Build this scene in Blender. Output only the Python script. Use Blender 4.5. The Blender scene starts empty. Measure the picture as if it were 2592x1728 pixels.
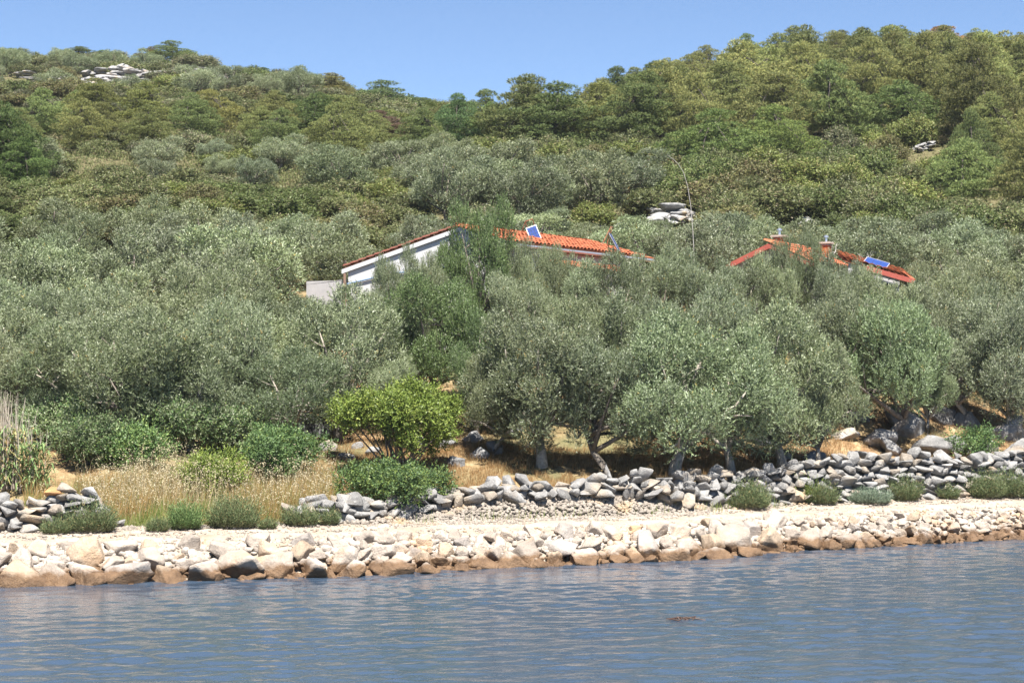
import bpy, bmesh, math
import numpy as np
from mathutils import Vector, Matrix

R = math.radians
rng = np.random.default_rng(11)
scene = bpy.context.scene
COL = scene.collection

# ------------------------------------------------------------------ camera, sky, sun, exposure
F = 5000.0; HZ = 946.0; CX = 1296.0; CAMZ = 6.0     # focal length / horizon in photo pixels, eye height in metres
cam_d = bpy.data.cameras.new('camera'); cam = bpy.data.objects.new('camera', cam_d); COL.objects.link(cam)
cam_d.sensor_width = 36; cam_d.lens = 36 * F / 2592
cam_d.clip_start = 0.5; cam_d.clip_end = 4000
cam.location = (0, 0, CAMZ); cam.rotation_euler = (R(90) + math.atan((HZ - 864) / F), 0, 0)
scene.camera = cam

SUN_AZ, SUN_EL = R(166), R(61)                       # clockwise from +Y: behind the camera, to its right
sun_v = Vector((math.sin(SUN_AZ) * math.cos(SUN_EL), math.cos(SUN_AZ) * math.cos(SUN_EL), math.sin(SUN_EL)))
world = bpy.data.worlds.new('World'); scene.world = world; world.use_nodes = True
wn = world.node_tree.nodes; wl = world.node_tree.links
bg = wn['Background']; sky = wn.new('ShaderNodeTexSky'); sky.sky_type = 'NISHITA'; sky.sun_disc = False
sky.sun_elevation = SUN_EL; sky.sun_rotation = SUN_AZ
sky.altitude = 0; sky.air_density = 0.58; sky.dust_density = 0.0; sky.ozone_density = 3.0
bg.inputs['Strength'].default_value = 0.063
wl.new(sky.outputs[0], bg.inputs['Color'])
sl = bpy.data.lights.new('sun', 'SUN'); so = bpy.data.objects.new('sun', sl); COL.objects.link(so)
sl.energy = 5.0; sl.angle = R(0.53); sl.color = (1.0, 0.955, 0.88)
so.rotation_euler = (-sun_v).to_track_quat('-Z', 'Y').to_euler(); so.location = (20, -20, 60)
vs = scene.view_settings
vs.view_transform = 'Standard'; vs.look = 'None'; vs.gamma = 1.0; vs.exposure = 1.48; vs.use_curve_mapping = False
scene.cycles.max_bounces = 4; scene.cycles.diffuse_bounces = 1; scene.cycles.transmission_bounces = 2
scene.cycles.use_denoising = True; scene.cycles.denoiser = 'OPENIMAGEDENOISE'; scene.cycles.denoising_input_passes = 'RGB_ALBEDO_NORMAL'; scene.cycles.denoising_prefilter = 'FAST'
scene.cycles.caustics_reflective = False; scene.cycles.caustics_refractive = False

# ------------------------------------------------------------------ helpers
def tag(o, label=None, cat=None, group=None, kind=None):
    if label: o['label'] = label
    if cat: o['category'] = cat
    if group: o['group'] = group
    if kind: o['kind'] = kind
    return o

def empty(name, loc=(0, 0, 0), rz=0.0):
    o = bpy.data.objects.new(name, None); COL.objects.link(o)
    o.location = loc; o.rotation_euler = (0, 0, rz); o.empty_display_size = 0.3
    return o

def link(name, me, parent=None):
    o = bpy.data.objects.new(name, me); COL.objects.link(o)
    if parent is not None: o.parent = parent
    return o

def np_mesh(name, V, faces, mat, cols=None, smooth=False):
    """V (n,3); faces (m,k) int array or list of such arrays"""
    me = bpy.data.meshes.new(name)
    if isinstance(faces, np.ndarray): faces = [faces]
    faces = [f for f in faces if len(f)]
    V = np.asarray(V, dtype=np.float32)
    me.vertices.add(len(V)); me.vertices.foreach_set('co', V.ravel())
    loops = np.concatenate([f.ravel() for f in faces]).astype(np.int32)
    tot = np.concatenate([np.full(len(f), f.shape[1], np.int32) for f in faces])
    start = np.concatenate([[0], np.cumsum(tot)[:-1]]).astype(np.int32)
    me.loops.add(len(loops)); me.loops.foreach_set('vertex_index', loops)
    me.polygons.add(len(tot)); me.polygons.foreach_set('loop_start', start); me.polygons.foreach_set('loop_total', tot)
    me.update(calc_edges=True)
    if smooth: me.polygons.foreach_set('use_smooth', np.ones(len(tot), bool))
    if cols is not None:
        a = me.color_attributes.new('col', 'FLOAT_COLOR', 'POINT')
        c = np.ones((len(V), 4), np.float32); c[:, :3] = cols
        a.data.foreach_set('color', c.ravel())
    me.materials.append(mat)
    me.validate()
    return me

class MB:
    """collects boxes / tubes / polygons, builds one mesh"""
    def __init__(s): s.v = []; s.f = []
    def poly(s, pts):
        n = len(s.v); s.v += [tuple(p) for p in pts]; s.f.append(list(range(n, n + len(pts))))
    def box(s, x0, x1, y0, y1, z0, z1):
        n = len(s.v)
        s.v += [(x0,y0,z0),(x1,y0,z0),(x1,y1,z0),(x0,y1,z0),(x0,y0,z1),(x1,y0,z1),(x1,y1,z1),(x0,y1,z1)]
        s.f += [[n+i for i in q] for q in ((0,3,2,1),(4,5,6,7),(0,1,5,4),(1,2,6,5),(2,3,7,6),(3,0,4,7))]
    def slab(s, quad, t):
        """thick sheet under a quad (list of 4 points), thickness t along its normal"""
        q = [Vector(p) for p in quad]; nrm = (q[1]-q[0]).cross(q[3]-q[0]).normalized()
        b = [p - nrm * t for p in q]; n = len(s.v)
        s.v += [tuple(p) for p in q + b]
        s.f += [[n+i for i in k] for k in ((0,1,2,3),(7,6,5,4),(0,4,5,1),(1,5,6,2),(2,6,7,3),(3,7,4,0))]
    def tube(s, pts, rad, n=6):
        V, Fc = tube(pts, rad, n); k = len(s.v)
        s.v += [tuple(p) for p in V]; s.f += [[k + i for i in q] for q in Fc]
    def build(s, name, mat, parent=None, smooth=False):
        me = bpy.data.meshes.new(name); me.from_pydata(s.v, [], s.f); me.update()
        if smooth: me.polygons.foreach_set('use_smooth', [True]*len(me.polygons))
        me.materials.append(mat)
        return link(name, me, parent)

def tube(pts, rad, n=6):
    pts = np.asarray(pts, float); m = len(pts)
    rad = np.broadcast_to(np.asarray(rad, float), (m,))
    t = np.gradient(pts, axis=0); t /= np.linalg.norm(t, axis=1, keepdims=True) + 1e-9
    ref = np.where(np.abs(t[:, 2:3]) > 0.9, np.array([[1., 0, 0]]), np.array([[0, 0, 1.]]))
    a = np.cross(t, ref); a /= np.linalg.norm(a, axis=1, keepdims=True) + 1e-9
    b = np.cross(t, a)
    ang = np.linspace(0, 2*np.pi, n, endpoint=False)
    V = pts[:, None] + rad[:, None, None] * (np.cos(ang)[None, :, None]*a[:, None] + np.sin(ang)[None, :, None]*b[:, None])
    V = V.reshape(-1, 3); Fc = []
    for i in range(m - 1):
        for j in range(n):
            Fc.append([i*n+j, i*n+(j+1) % n, (i+1)*n+(j+1) % n, (i+1)*n+j])
    Fc.append([(m-1)*n+j for j in range(n)][::1]); Fc.append([j for j in range(n)][::-1])
    return V, Fc

def smoothnoise(x, y, seed, scale):
    """cheap 2-D value noise in [-1,1], vectorised"""
    x = np.asarray(x, float)/scale + 100; y = np.asarray(y, float)/scale + 100
    xi = np.floor(x).astype(np.int64); yi = np.floor(y).astype(np.int64)
    fx = x-xi; fy = y-yi; fx = fx*fx*(3-2*fx); fy = fy*fy*(3-2*fy)
    def h(a, b):
        n = (a*374761393 + b*668265263 + seed*69069) & 0x7fffffff
        n = ((n ^ (n >> 13))*1274126177) & 0x7fffffff
        return ((n ^ (n >> 16)) & 0xffff)/32767.5 - 1
    return (h(xi, yi)*(1-fx)+h(xi+1, yi)*fx)*(1-fy) + (h(xi, yi+1)*(1-fx)+h(xi+1, yi+1)*fx)*fy

# ------------------------------------------------------------------ materials
def new_mat(name):
    m = bpy.data.materials.new(name); m.use_nodes = True
    nt = m.node_tree; p = nt.nodes['Principled BSDF']
    return m, nt, p

def N(nt, typ, **kw):
    n = nt.nodes.new(typ)
    for k, v in kw.items():
        if k in n.inputs.keys(): n.inputs[k].default_value = v
        else: setattr(n, k, v)
    return n

def mixc(nt, a, b, fac, mode='MIX'):
    n = nt.nodes.new('ShaderNodeMix'); n.data_type = 'RGBA'; n.blend_type = mode
    for sock, v in ((n.inputs['Factor'], fac), (n.inputs[6], a), (n.inputs[7], b)):
        if hasattr(v, 'links') or isinstance(v, bpy.types.NodeSocket): nt.links.new(v, sock)
        else: sock.default_value = (*v, 1) if isinstance(v, tuple) and len(v) == 3 else v
    return n.outputs[2]

def ramp(nt, fac, stops):
    n = nt.nodes.new('ShaderNodeValToRGB'); e = n.color_ramp.elements
    while len(e) < len(stops): e.new(0.5)
    for k, (p, c) in zip(e, stops): k.position = p; k.color = (*c, 1) if len(c) == 3 else c
    nt.links.new(fac, n.inputs[0]); return n.outputs[0]

def noise(nt, vec, scale, detail=4, rough=0.6):
    n = N(nt, 'ShaderNodeTexNoise', Scale=scale, Detail=detail, Roughness=rough)
    if vec is not None: nt.links.new(vec, n.inputs['Vector'])
    return n.outputs[0]

def bump(nt, p, h, strength, dist=0.05):
    b = N(nt, 'ShaderNodeBump', Strength=strength, Distance=dist)
    nt.links.new(h, b.inputs['Height']); nt.links.new(b.outputs[0], p.inputs['Normal'])

def foliage_mat(name, transl=0.28, rough=0.5, spec=0.35, var=0.3):
    m, nt, p = new_mat(name)
    att = N(nt, 'ShaderNodeAttribute', attribute_name='col')
    oi = nt.nodes.new('ShaderNodeObjectInfo')
    c = mixc(nt, att.outputs['Color'], oi.outputs['Color'], 1.0, 'MULTIPLY')
    mr = N(nt, 'ShaderNodeMapRange'); mr.inputs[3].default_value = 1-var; mr.inputs[4].default_value = 1+var
    nt.links.new(oi.outputs['Random'], mr.inputs[0])
    hv = nt.nodes.new('ShaderNodeHueSaturation'); nt.links.new(c, hv.inputs['Color']); nt.links.new(mr.outputs[0], hv.inputs['Value'])
    nt.links.new(hv.outputs[0], p.inputs['Base Color'])
    p.inputs['Roughness'].default_value = rough; p.inputs['Specular IOR Level'].default_value = spec
    t = nt.nodes.new('ShaderNodeBsdfTranslucent'); nt.links.new(hv.outputs[0], t.inputs['Color'])
    mx = nt.nodes.new('ShaderNodeMixShader'); mx.inputs[0].default_value = transl
    nt.links.new(p.outputs[0], mx.inputs[1]); nt.links.new(t.outputs[0], mx.inputs[2])
    nt.links.new(mx.outputs[0], nt.nodes['Material Output'].inputs[0])
    return m
M_leaf = foliage_mat('leaf', 0.12, 0.45, 0.5, 0.2)
M_pine = foliage_mat('pine_needles', 0.05, 0.6, 0.25, 0.25)
M_shrub = foliage_mat('shrub_leaf', 0.18, 0.5, 0.35, 0.2)
M_grass = foliage_mat('grass_blade', 0.3, 0.6, 0.2, 0.0)

def plain(name, col, rough=0.7, metal=0.0, nscale=0, var=0.15, bmp=0.0, spec=0.4):
    m, nt, p = new_mat(name)
    p.inputs['Roughness'].default_value = rough; p.inputs['Metallic'].default_value = metal
    p.inputs['Specular IOR Level'].default_value = spec
    if nscale:
        tc = nt.nodes.new('ShaderNodeTexCoord'); nz = noise(nt, tc.outputs['Object'], nscale, 5, 0.65)
        c = ramp(nt, nz, [(0.3, tuple(k*(1-var) for k in col)), (0.7, tuple(min(1, k*(1+var)) for k in col))])
        nt.links.new(c, p.inputs['Base Color'])
        if bmp: bump(nt, p, nz, bmp, 0.03)
    else: p.inputs['Base Color'].default_value = (*col, 1)
    return m

M_bark = plain('bark', (0.17, 0.145, 0.12), 0.9, nscale=9, var=0.45, bmp=0.8)
M_barkdark = plain('dark_bark', (0.075, 0.062, 0.052), 0.9, nscale=9, var=0.4, bmp=0.5)
M_barkpale = plain('pale_bark', (0.34, 0.30, 0.25), 0.9, nscale=9, var=0.4, bmp=0.8)
M_dead = plain('dead_wood', (0.42, 0.385, 0.36), 0.9, nscale=8, var=0.3, bmp=0.4)

def rock_mat(name, light, dark, warm, stain=False, lichen=0.25):
    m, nt, p = new_mat(name)
    tc = nt.nodes.new('ShaderNodeTexCoord'); ge = nt.nodes.new('ShaderNodeNewGeometry'); oi = nt.nodes.new('ShaderNodeObjectInfo')
    pos = ge.outputs['Position']
    n1 = noise(nt, pos, 2.3, 6, 0.65); n2 = noise(nt, pos, 11, 5, 0.7); n3 = noise(nt, pos, 0.9, 3, 0.5)
    base = ramp(nt, n1, [(0.30, dark), (0.52, tuple((a+b)/2 for a, b in zip(dark, light))), (0.68, light)])
    wf = N(nt, 'ShaderNodeMapRange'); wf.inputs[1].default_value = 0.56; wf.inputs[2].default_value = 0.72
    nt.links.new(n3, wf.inputs[0])
    base = mixc(nt, base, warm, wf.outputs[0])
    lf = N(nt, 'ShaderNodeMapRange'); lf.inputs[1].default_value = 0.58; lf.inputs[2].default_value = 0.70; lf.inputs[4].default_value = lichen
    nt.links.new(n2, lf.inputs[0])
    base = mixc(nt, base, (0.55, 0.54, 0.515), lf.outputs[0])
    mr = N(nt, 'ShaderNodeMapRange'); mr.inputs[3].default_value = 0.78; mr.inputs[4].default_value = 1.12
    nt.links.new(oi.outputs['Random'], mr.inputs[0])
    base = mixc(nt, base, oi.outputs['Color'], 1.0, 'MULTIPLY')
    hv = nt.nodes.new('ShaderNodeHueSaturation'); nt.links.new(base, hv.inputs['Color']); nt.links.new(mr.outputs[0], hv.inputs['Value'])
    c = hv.outputs[0]
    if stain:      # algae and mud stain left by the tide
        sx = nt.nodes.new('ShaderNodeSeparateXYZ'); nt.links.new(pos, sx.inputs[0])
        nn = noise(nt, pos, 1.6, 4, 0.6)
        ma = N(nt, 'ShaderNodeMath', operation='MULTIPLY_ADD'); nt.links.new(nn, ma.inputs[0]); ma.inputs[1].default_value = -0.6
        nt.links.new(sx.outputs[2], ma.inputs[2])
        st = N(nt, 'ShaderNodeMapRange'); st.inputs[1].default_value = -0.02; st.inputs[2].default_value = 0.13; st.inputs[3].default_value = 1; st.inputs[4].default_value = 0
        nt.links.new(ma.outputs[0], st.inputs[0])
        br = ramp(nt, n1, [(0.3, (0.085, 0.05, 0.028)), (0.7, (0.24, 0.15, 0.085))])
        c = mixc(nt, c, br, st.outputs[0])
        rr = N(nt, 'ShaderNodeMapRange'); rr.inputs[3].default_value = 0.85; rr.inputs[4].default_value = 0.45
        nt.links.new(st.outputs[0], rr.inputs[0]); nt.links.new(rr.outputs[0], p.inputs['Roughness'])
    else: p.inputs['Roughness'].default_value = 0.9
    nt.links.new(c, p.inputs['Base Color']); p.inputs['Specular IOR Level'].default_value = 0.25
    ad = N(nt, 'ShaderNodeMath', operation='ADD'); nt.links.new(n1, ad.inputs[0]); nt.links.new(n2, ad.inputs[1])
    bump(nt, p, ad.outputs[0], 0.8, 0.10)
    return m
M_shore = rock_mat('shore_limestone', (0.47, 0.42, 0.365), (0.32, 0.275, 0.235), (0.43, 0.31, 0.21), stain=True, lichen=0.35)
M_wall = rock_mat('weathered_limestone', (0.35, 0.34, 0.325), (0.165, 0.16, 0.155), (0.37, 0.31, 0.24), lichen=0.75)
M_field = rock_mat('field_limestone', (0.34, 0.335, 0.33), (0.15, 0.152, 0.155), (0.34, 0.265, 0.19), lichen=0.4)
M_rubble = rock_mat('rubble_limestone', (0.38, 0.335, 0.285), (0.25, 0.215, 0.18), (0.42, 0.30, 0.18), lichen=0.12)

# ground: soil, straw and limestone crumbs
def ground_mat():
    m, nt, p = new_mat('ground_soil'); ge = nt.nodes.new('ShaderNodeNewGeometry'); pos = ge.outputs['Position']
    n1 = noise(nt, pos, 0.22, 5, 0.6); n2 = noise(nt, pos, 1.9, 6, 0.7); n3 = noise(nt, pos, 14, 4, 0.7)
    a = ramp(nt, n2, [(0.30, (0.16, 0.085, 0.045)), (0.48, (0.30, 0.19, 0.10)), (0.62, (0.40, 0.30, 0.17)), (0.8, (0.48, 0.42, 0.34))])
    b = ramp(nt, n2, [(0.3, (0.11, 0.11, 0.05)), (0.7, (0.26, 0.22, 0.12))])
    fr = N(nt, 'ShaderNodeMapRange'); fr.inputs[1].default_value = 0.42; fr.inputs[2].default_value = 0.6; nt.links.new(n1, fr.inputs[0])
    c = mixc(nt, a, b, fr.outputs[0])
    c = mixc(nt, c, ramp(nt, n3, [(0.3, (0.6, 0.6, 0.6)), (0.7, (1.15, 1.15, 1.15))]), 1.0, 'MULTIPLY')
    sx = nt.nodes.new('ShaderNodeSeparateXYZ'); nt.links.new(pos, sx.inputs[0])
    hl = N(nt, 'ShaderNodeMapRange'); hl.inputs[1].default_value = 9.0; hl.inputs[2].default_value = 13.0; nt.links.new(sx.outputs[2], hl.inputs[0])
    c = mixc(nt, c, ramp(nt, n2, [(0.3, (0.075, 0.075, 0.035)), (0.55, (0.13, 0.115, 0.06)), (0.72, (0.20, 0.175, 0.11)), (0.85, (0.30, 0.28, 0.25))]), hl.outputs[0])
    # limestone debris tipped along the shore track
    zz = N(nt, 'ShaderNodeMath', operation='MULTIPLY_ADD'); nt.links.new(n2, zz.inputs[0]); zz.inputs[1].default_value = .45; nt.links.new(sx.outputs[2], zz.inputs[2])
    dm = N(nt, 'ShaderNodeMapRange'); dm.inputs[1].default_value = 1.48; dm.inputs[2].default_value = 1.66; dm.inputs[3].default_value = 1; dm.inputs[4].default_value = 0; nt.links.new(zz.outputs[0], dm.inputs[0])
    c = mixc(nt, c, ramp(nt, n3, [(0.3, (0.24, 0.185, 0.135)), (0.7, (0.42, 0.37, 0.31))]), dm.outputs[0])
    nt.links.new(c, p.inputs['Base Color']); p.inputs['Roughness'].default_value = 0.95; p.inputs['Specular IOR Level'].default_value = 0.1
    bump(nt, p, n3, 0.6, 0.08)
    return m
M_ground = ground_mat()
def path_mat():
    m, nt, p = new_mat('path_gravel'); ge = nt.nodes.new('ShaderNodeNewGeometry'); pos = ge.outputs['Position']
    n1 = noise(nt, pos, 0.8, 5, 0.6); n2 = noise(nt, pos, 18, 4, 0.75)
    c = ramp(nt, n1, [(0.3, (0.31, 0.245, 0.185)), (0.5, (0.385, 0.32, 0.258)), (0.7, (0.44, 0.395, 0.335))])
    c = mixc(nt, c, ramp(nt, n2, [(0.3, (0.72, 0.70, 0.68)), (0.65, (1.1, 1.1, 1.1))]), 1.0, 'MULTIPLY')
    nt.links.new(c, p.inputs['Base Color']); p.inputs['Roughness'].default_value = 0.95; p.inputs['Specular IOR Level'].default_value = 0.15
    bump(nt, p, n2, 0.5, 0.05)
    return m
M_path = path_mat()
def water_mat():
    m, nt, p = new_mat('sea_water'); ge = nt.nodes.new('ShaderNodeNewGeometry'); pos = ge.outputs['Position']
    mp = N(nt, 'ShaderNodeMapping'); mp.inputs['Scale'].default_value = (1.0, 1.7, 1.0); mp.inputs['Rotation'].default_value = (0, 0, R(-14))
    nt.links.new(pos, mp.inputs['Vector'])
    n1 = noise(nt, mp.outputs[0], 4.5, 3, 0.55)
    p.inputs['Base Color'].default_value = (0.040, 0.062, 0.095, 1)
    p.inputs['Roughness'].default_value = 0.07; p.inputs['IOR'].default_value = 1.333; p.inputs['Specular IOR Level'].default_value = 0.5
    bump(nt, p, n1, 0.22, 0.05)
    return m
M_water = water_mat()

# ------------------------------------------------------------------ terrain
SX = np.array([-60, -14.5, -9.76, -5.4, -0.36, 5.42, 11.2, 18.7, 70.]); SY = np.array([44., 56.0, 57.1, 58.9, 61.6, 64.1, 68.2, 72.3, 98.])
def shore(x): return np.interp(x, SX, SY) + 0.25*smoothnoise(x, x*0, 5, 2.3)
CPX = np.array([-600, 0, 450, 650, 1000, 1300, 1650, 2000, 2592, 3300.])
CY = np.array([75, 90, 110, 125, 145, 165, 190, 215, 250, 285.])
CG = np.array([
 [1100, 905, 720, 545, 445, 390, 310, 250, 205, 175],
 [1110, 910, 720, 540, 440, 385, 300, 240, 195, 165],
 [1115, 915, 720, 545, 445, 388, 305, 245, 195, 163],
 [1115, 920, 720, 550, 450, 390, 310, 260, 225, 205],
 [1120, 920, 730, 600, 480, 410, 350, 310, 295, 285],
 [1120, 860, 705, 605, 500, 430, 380, 335, 325, 335],
 [1110, 870, 720, 620, 510, 420, 320, 262, 242, 252],
 [1090, 890, 730, 640, 520, 400, 272, 195, 172, 190],
 [1130, 985, 785, 660, 520, 390, 262, 182, 160, 180],
 [1150, 1000, 800, 660, 520, 390, 262, 182, 160, 180.]])
CZ = CAMZ + (HZ - CG) * CY[None, :] / F
HD = np.array([-600, 0, 700, 1100, 1500, 2000, 2592, 3300.]); HV = np.array([1.45, 1.45, 1.6, 1.9, 2.1, 2.25, 2.5, 2.7])
def ground(x, y):
    x = np.asarray(x, float); y = np.asarray(y, float)
    d = y - shore(x); px = CX + F*x/np.maximum(y, 30)
    hb = np.interp(px, HD, HV)
    # near profile: sea bed, revetment slope, path, bank
    near = np.interp(d, [-40, -6, -0.6, 0.2, 1.6, 2.0, 4.6], [-3.5, -2.0, -0.6, -0.15, 0.80, 0.92, 1.20])
    bank = np.clip((d-4.9)/1.6, 0, 1); bank = bank*bank*(3-2*bank)
    near = near + bank*(hb-1.20) + np.clip(d-6.5, 0, 8)*0.11
    # far profile from the hill columns
    ci = np.clip(np.searchsorted(CPX, px)-1, 0, len(CPX)-2); cf = np.clip((px-CPX[ci])/(CPX[ci+1]-CPX[ci]), 0, 1); cf = cf*cf*(3-2*cf)
    yi = np.clip(np.searchsorted(CY, y)-1, 0, len(CY)-2); yf = np.clip((y-CY[yi])/(CY[yi+1]-CY[yi]), 0, 1)
    z = (CZ[ci, yi]*(1-yf)+CZ[ci, yi+1]*yf)*(1-cf) + (CZ[ci+1, yi]*(1-yf)+CZ[ci+1, yi+1]*yf)*cf
    z = z - np.clip(y-285, 0, 400)*0.12
    w = np.clip((d-7)/9, 0, 1); w = w*w*(3-2*w)
    g = near*(1-w) + z*w
    rough = np.clip((d-5.5)/3, 0, 1)
    return g + rough*(0.16*smoothnoise(x, y, 1, 1.7) + 0.10*smoothnoise(x, y, 2, 0.6)) + np.clip((d-40)/60, 0, 1)*0.5*smoothnoise(x, y, 3, 7)
def gz(x, y): return float(ground(np.array([x]), np.array([y]))[0])
def at(px, Y): return (px-CX)*Y/F              # world x under a photo column at depth Y
def scr(x, y, z): return CX+F*x/y, HZ-F*(z-CAMZ)/y

def grid_mesh(name, xs, ys, zf, mat, smooth=True):
    X, Y = np.meshgrid(xs, ys); Z = zf(X, Y)
    V = np.stack([X, Y, Z], -1).reshape(-1, 3); nx = len(xs); ny = len(ys)
    i = np.arange((ny-1)*(nx-1)); r = i//(nx-1); c = i % (nx-1); a = r*nx+c
    return np_mesh(name, V, np.stack([a, a+1, a+nx+1, a+nx], 1), mat, smooth=smooth)

def axis(*segs):
    out = []
    for a, b, st in segs: out.append(np.arange(a, b, st))
    return np.concatenate(out + [[segs[-1][1]]])
terr = link('ground', grid_mesh('ground', axis((-260, -60, 12), (-60, -24, 2), (-24, 30, 0.35), (30, 75, 2), (75, 300, 12)),
     axis((36, 54, 1.5), (54, 96, 0.3), (96, 300, 1.5), (300, 700, 25)), ground, M_ground)); tag(terr, kind='structure')

# path along the shore, a sheet laid on the ground
xs = np.arange(-26, 34, 0.25); ds = np.linspace(0, 1, 14)
Xp, Dp = np.meshgrid(xs, ds)
e0 = 1.5 + 0.35*smoothnoise(xs, xs*0, 21, 1.1)+.15*smoothnoise(xs, xs*0, 25, .4); e1 = 4.3 + 0.45*smoothnoise(xs, xs*0, 22, 1.6)+.2*smoothnoise(xs, xs*0, 24, .5)
Yp = shore(Xp) + e0[None]*(1-Dp) + e1[None]*Dp
Zp = ground(Xp, Yp) + 0.02*np.sin(np.pi*Dp) + 0.012 + 0.02*smoothnoise(Xp, Yp, 23, 0.5)*np.sin(np.pi*Dp) - 0.05*np.sin(np.pi*2*np.clip(Dp, 0, 1))**8
V = np.stack([Xp, Yp, Zp], -1).reshape(-1, 3); nx = len(xs)
i = np.arange(13*(nx-1)); a = (i//(nx-1))*nx + i % (nx-1)
path = link('path', np_mesh('path', V, np.stack([a, a+1, a+nx+1, a+nx], 1), M_path, smooth=True)); tag(path, kind='structure')

# ------------------------------------------------------------------ sea
wr = np.random.default_rng(5)
wk = []
for k in range(46):
    L = 0.19 * (8.0 ** wr.random()); th = R(-82) + wr.normal(0, 0.75)
    wk.append((2*np.pi/L*math.cos(th), 2*np.pi/L*math.sin(th), 0.0105*L**0.85, wr.random()*6.28))
def waves(x, y):
    z = np.zeros_like(x)
    patch = 0.8 + 0.45*smoothnoise(x, y, 31, 6) + 0.25*smoothnoise(x, y, 32, 2.2)
    for kx, ky, am, ph in wk: z += am*np.sin(kx*x+ky*y+ph)
    fade = np.clip((y-20)/12, 0, 1)*np.clip((x+30)/8, 0, 1)*np.clip((38-x)/8, 0, 1)*np.clip((86-y)/4, 0, 1)
    return z*patch*fade*0.33
sea = link('sea', grid_mesh('sea', axis((-900, -60, 60), (-60, -22, 2), (-22, 28, 0.19), (28, 70, 2), (70, 910, 60)),
     axis((-900, 0, 60), (0, 34, 2), (34, 78, 0.085), (78, 110, 2)), waves, M_water)); tag(sea, kind='structure')

# ------------------------------------------------------------------ rocks
def ico(sub):
    bm = bmesh.new(); bmesh.ops.create_icosphere(bm, subdivisions=sub, radius=1)
    v = np.array([p.co[:] for p in bm.verts]); f = np.array([[q.index for q in t.verts] for t in bm.faces]); bm.free()
    return v/np.linalg.norm(v, axis=1, keepdims=True), f
ICO = {k: ico(k) for k in (1, 2, 3, 4)}
def rock_verts(r, sub, nplanes=11, rough=0.05, soft=26):
    v, f = ICO[sub]
    n = []
    while len(n) < nplanes:                                 # well spread plane normals, so the faces stay large and angular
        q = r.normal(size=3); q /= np.linalg.norm(q)
        if all(q @ m < 0.72 for m in n) or r.random() < 0.02: n.append(q)
    n = np.array(n)
    d = r.uniform(0.45, 0.95, nplanes)
    q = np.maximum(v @ n.T, 0.02)/d                         # 1/r of every plane
    rad = 1/np.power((q**soft).sum(1) + 0.78**soft, 1/soft)
    P = v*rad[:, None]
    if rough:
        k = r.normal(size=(10, 3))*np.array([2.2]*5+[5.0]*5)[:, None]; ph = r.random(10)*6.28
        am = np.array([1.0]*5 + [0.45]*5)
        P *= (1 + rough*(np.sin(P @ k.T + ph)*am).sum(1)/2)[:, None]
    return P, f
def rock_meshes(name, count, sub, mat, seed, **kw):
    r = np.random.default_rng(seed); out = []
    for k in range(count):
        P, f = rock_verts(r, sub, **kw); P = P/np.abs(P).max(0)
        out.append(np_mesh(name, P, f, mat, smooth=False))
    return out
def hull_meshes(name, count, mat, seed, npts=(9, 14)):
    r = np.random.default_rng(seed); out = []
    for k in range(count):
        bm = bmesh.new(); n = r.integers(*npts)
        p = r.uniform(-1, 1, (n, 3)); p /= (np.abs(p)**3.2).sum(1, keepdims=True)**(1/3.2); p *= r.uniform(.78, 1.0, (n, 1))
        for q in p: bm.verts.new(q)
        bmesh.ops.convex_hull(bm, input=bm.verts[:])
        bmesh.ops.dissolve_limit(bm, angle_limit=R(14), verts=bm.verts[:], edges=bm.edges[:])
        bmesh.ops.bevel(bm, geom=bm.edges[:], offset=.055, segments=1, affect='EDGES', clamp_overlap=True)
        bmesh.ops.triangulate(bm, faces=bm.faces[:])
        bmesh.ops.delete(bm, geom=[v for v in bm.verts if not v.link_faces], context='VERTS')
        v = np.array([q.co[:] for q in bm.verts]); bm.verts.index_update(); f = np.array([[q.index for q in t.verts] for t in bm.faces]); bm.free()
        v -= (v.max(0)+v.min(0))/2; v /= np.abs(v).max(0); out.append(np_mesh(name, v, f, mat))
    return out
BOULDERS = rock_meshes('shore_boulder', 18, 4, M_shore, 3, nplanes=9, rough=0.055, soft=140)
STONES = hull_meshes('wall_stone', 26, M_wall, 4)
FIELDST = rock_meshes('field_rock', 10, 4, M_field, 6, nplanes=12, rough=0.12, soft=30)

def euler_rand(o, r, tilt):
    o.rotation_euler = (r.normal(0, tilt), r.normal(0, tilt), r.uniform(0, 6.28))

# --- boulder revetment along the waterline
rr = np.random.default_rng(17)
rev = empty('shore_revetment', (at(1296, 62.5), 62.5, 0))
tag(rev, 'long sloping bank of pale limestone boulders between sea and gravel path', 'rock bank')
rev_inv = Vector(rev.location)
def size_at(px):      # typical boulder radius along the shore
    return float(np.interp(px, [-200, 0, 650, 900, 1250, 1450, 1950, 2150, 2592, 2900], [0.60, 0.60, 0.58, 0.40, 0.36, 0.50, 0.48, 0.27, 0.24, 0.24]))
placed = []
def try_put(x, t, rad, sep=0.80, hmul=1.0, dd=0.0):
    for (x2, t2, r2) in placed:
        if (x-x2)**2 + ((t-t2)*2.0)**2 < (sep*(rad+r2))**2: return False
    placed.append((x, t, rad)); return True
cand = []
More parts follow.
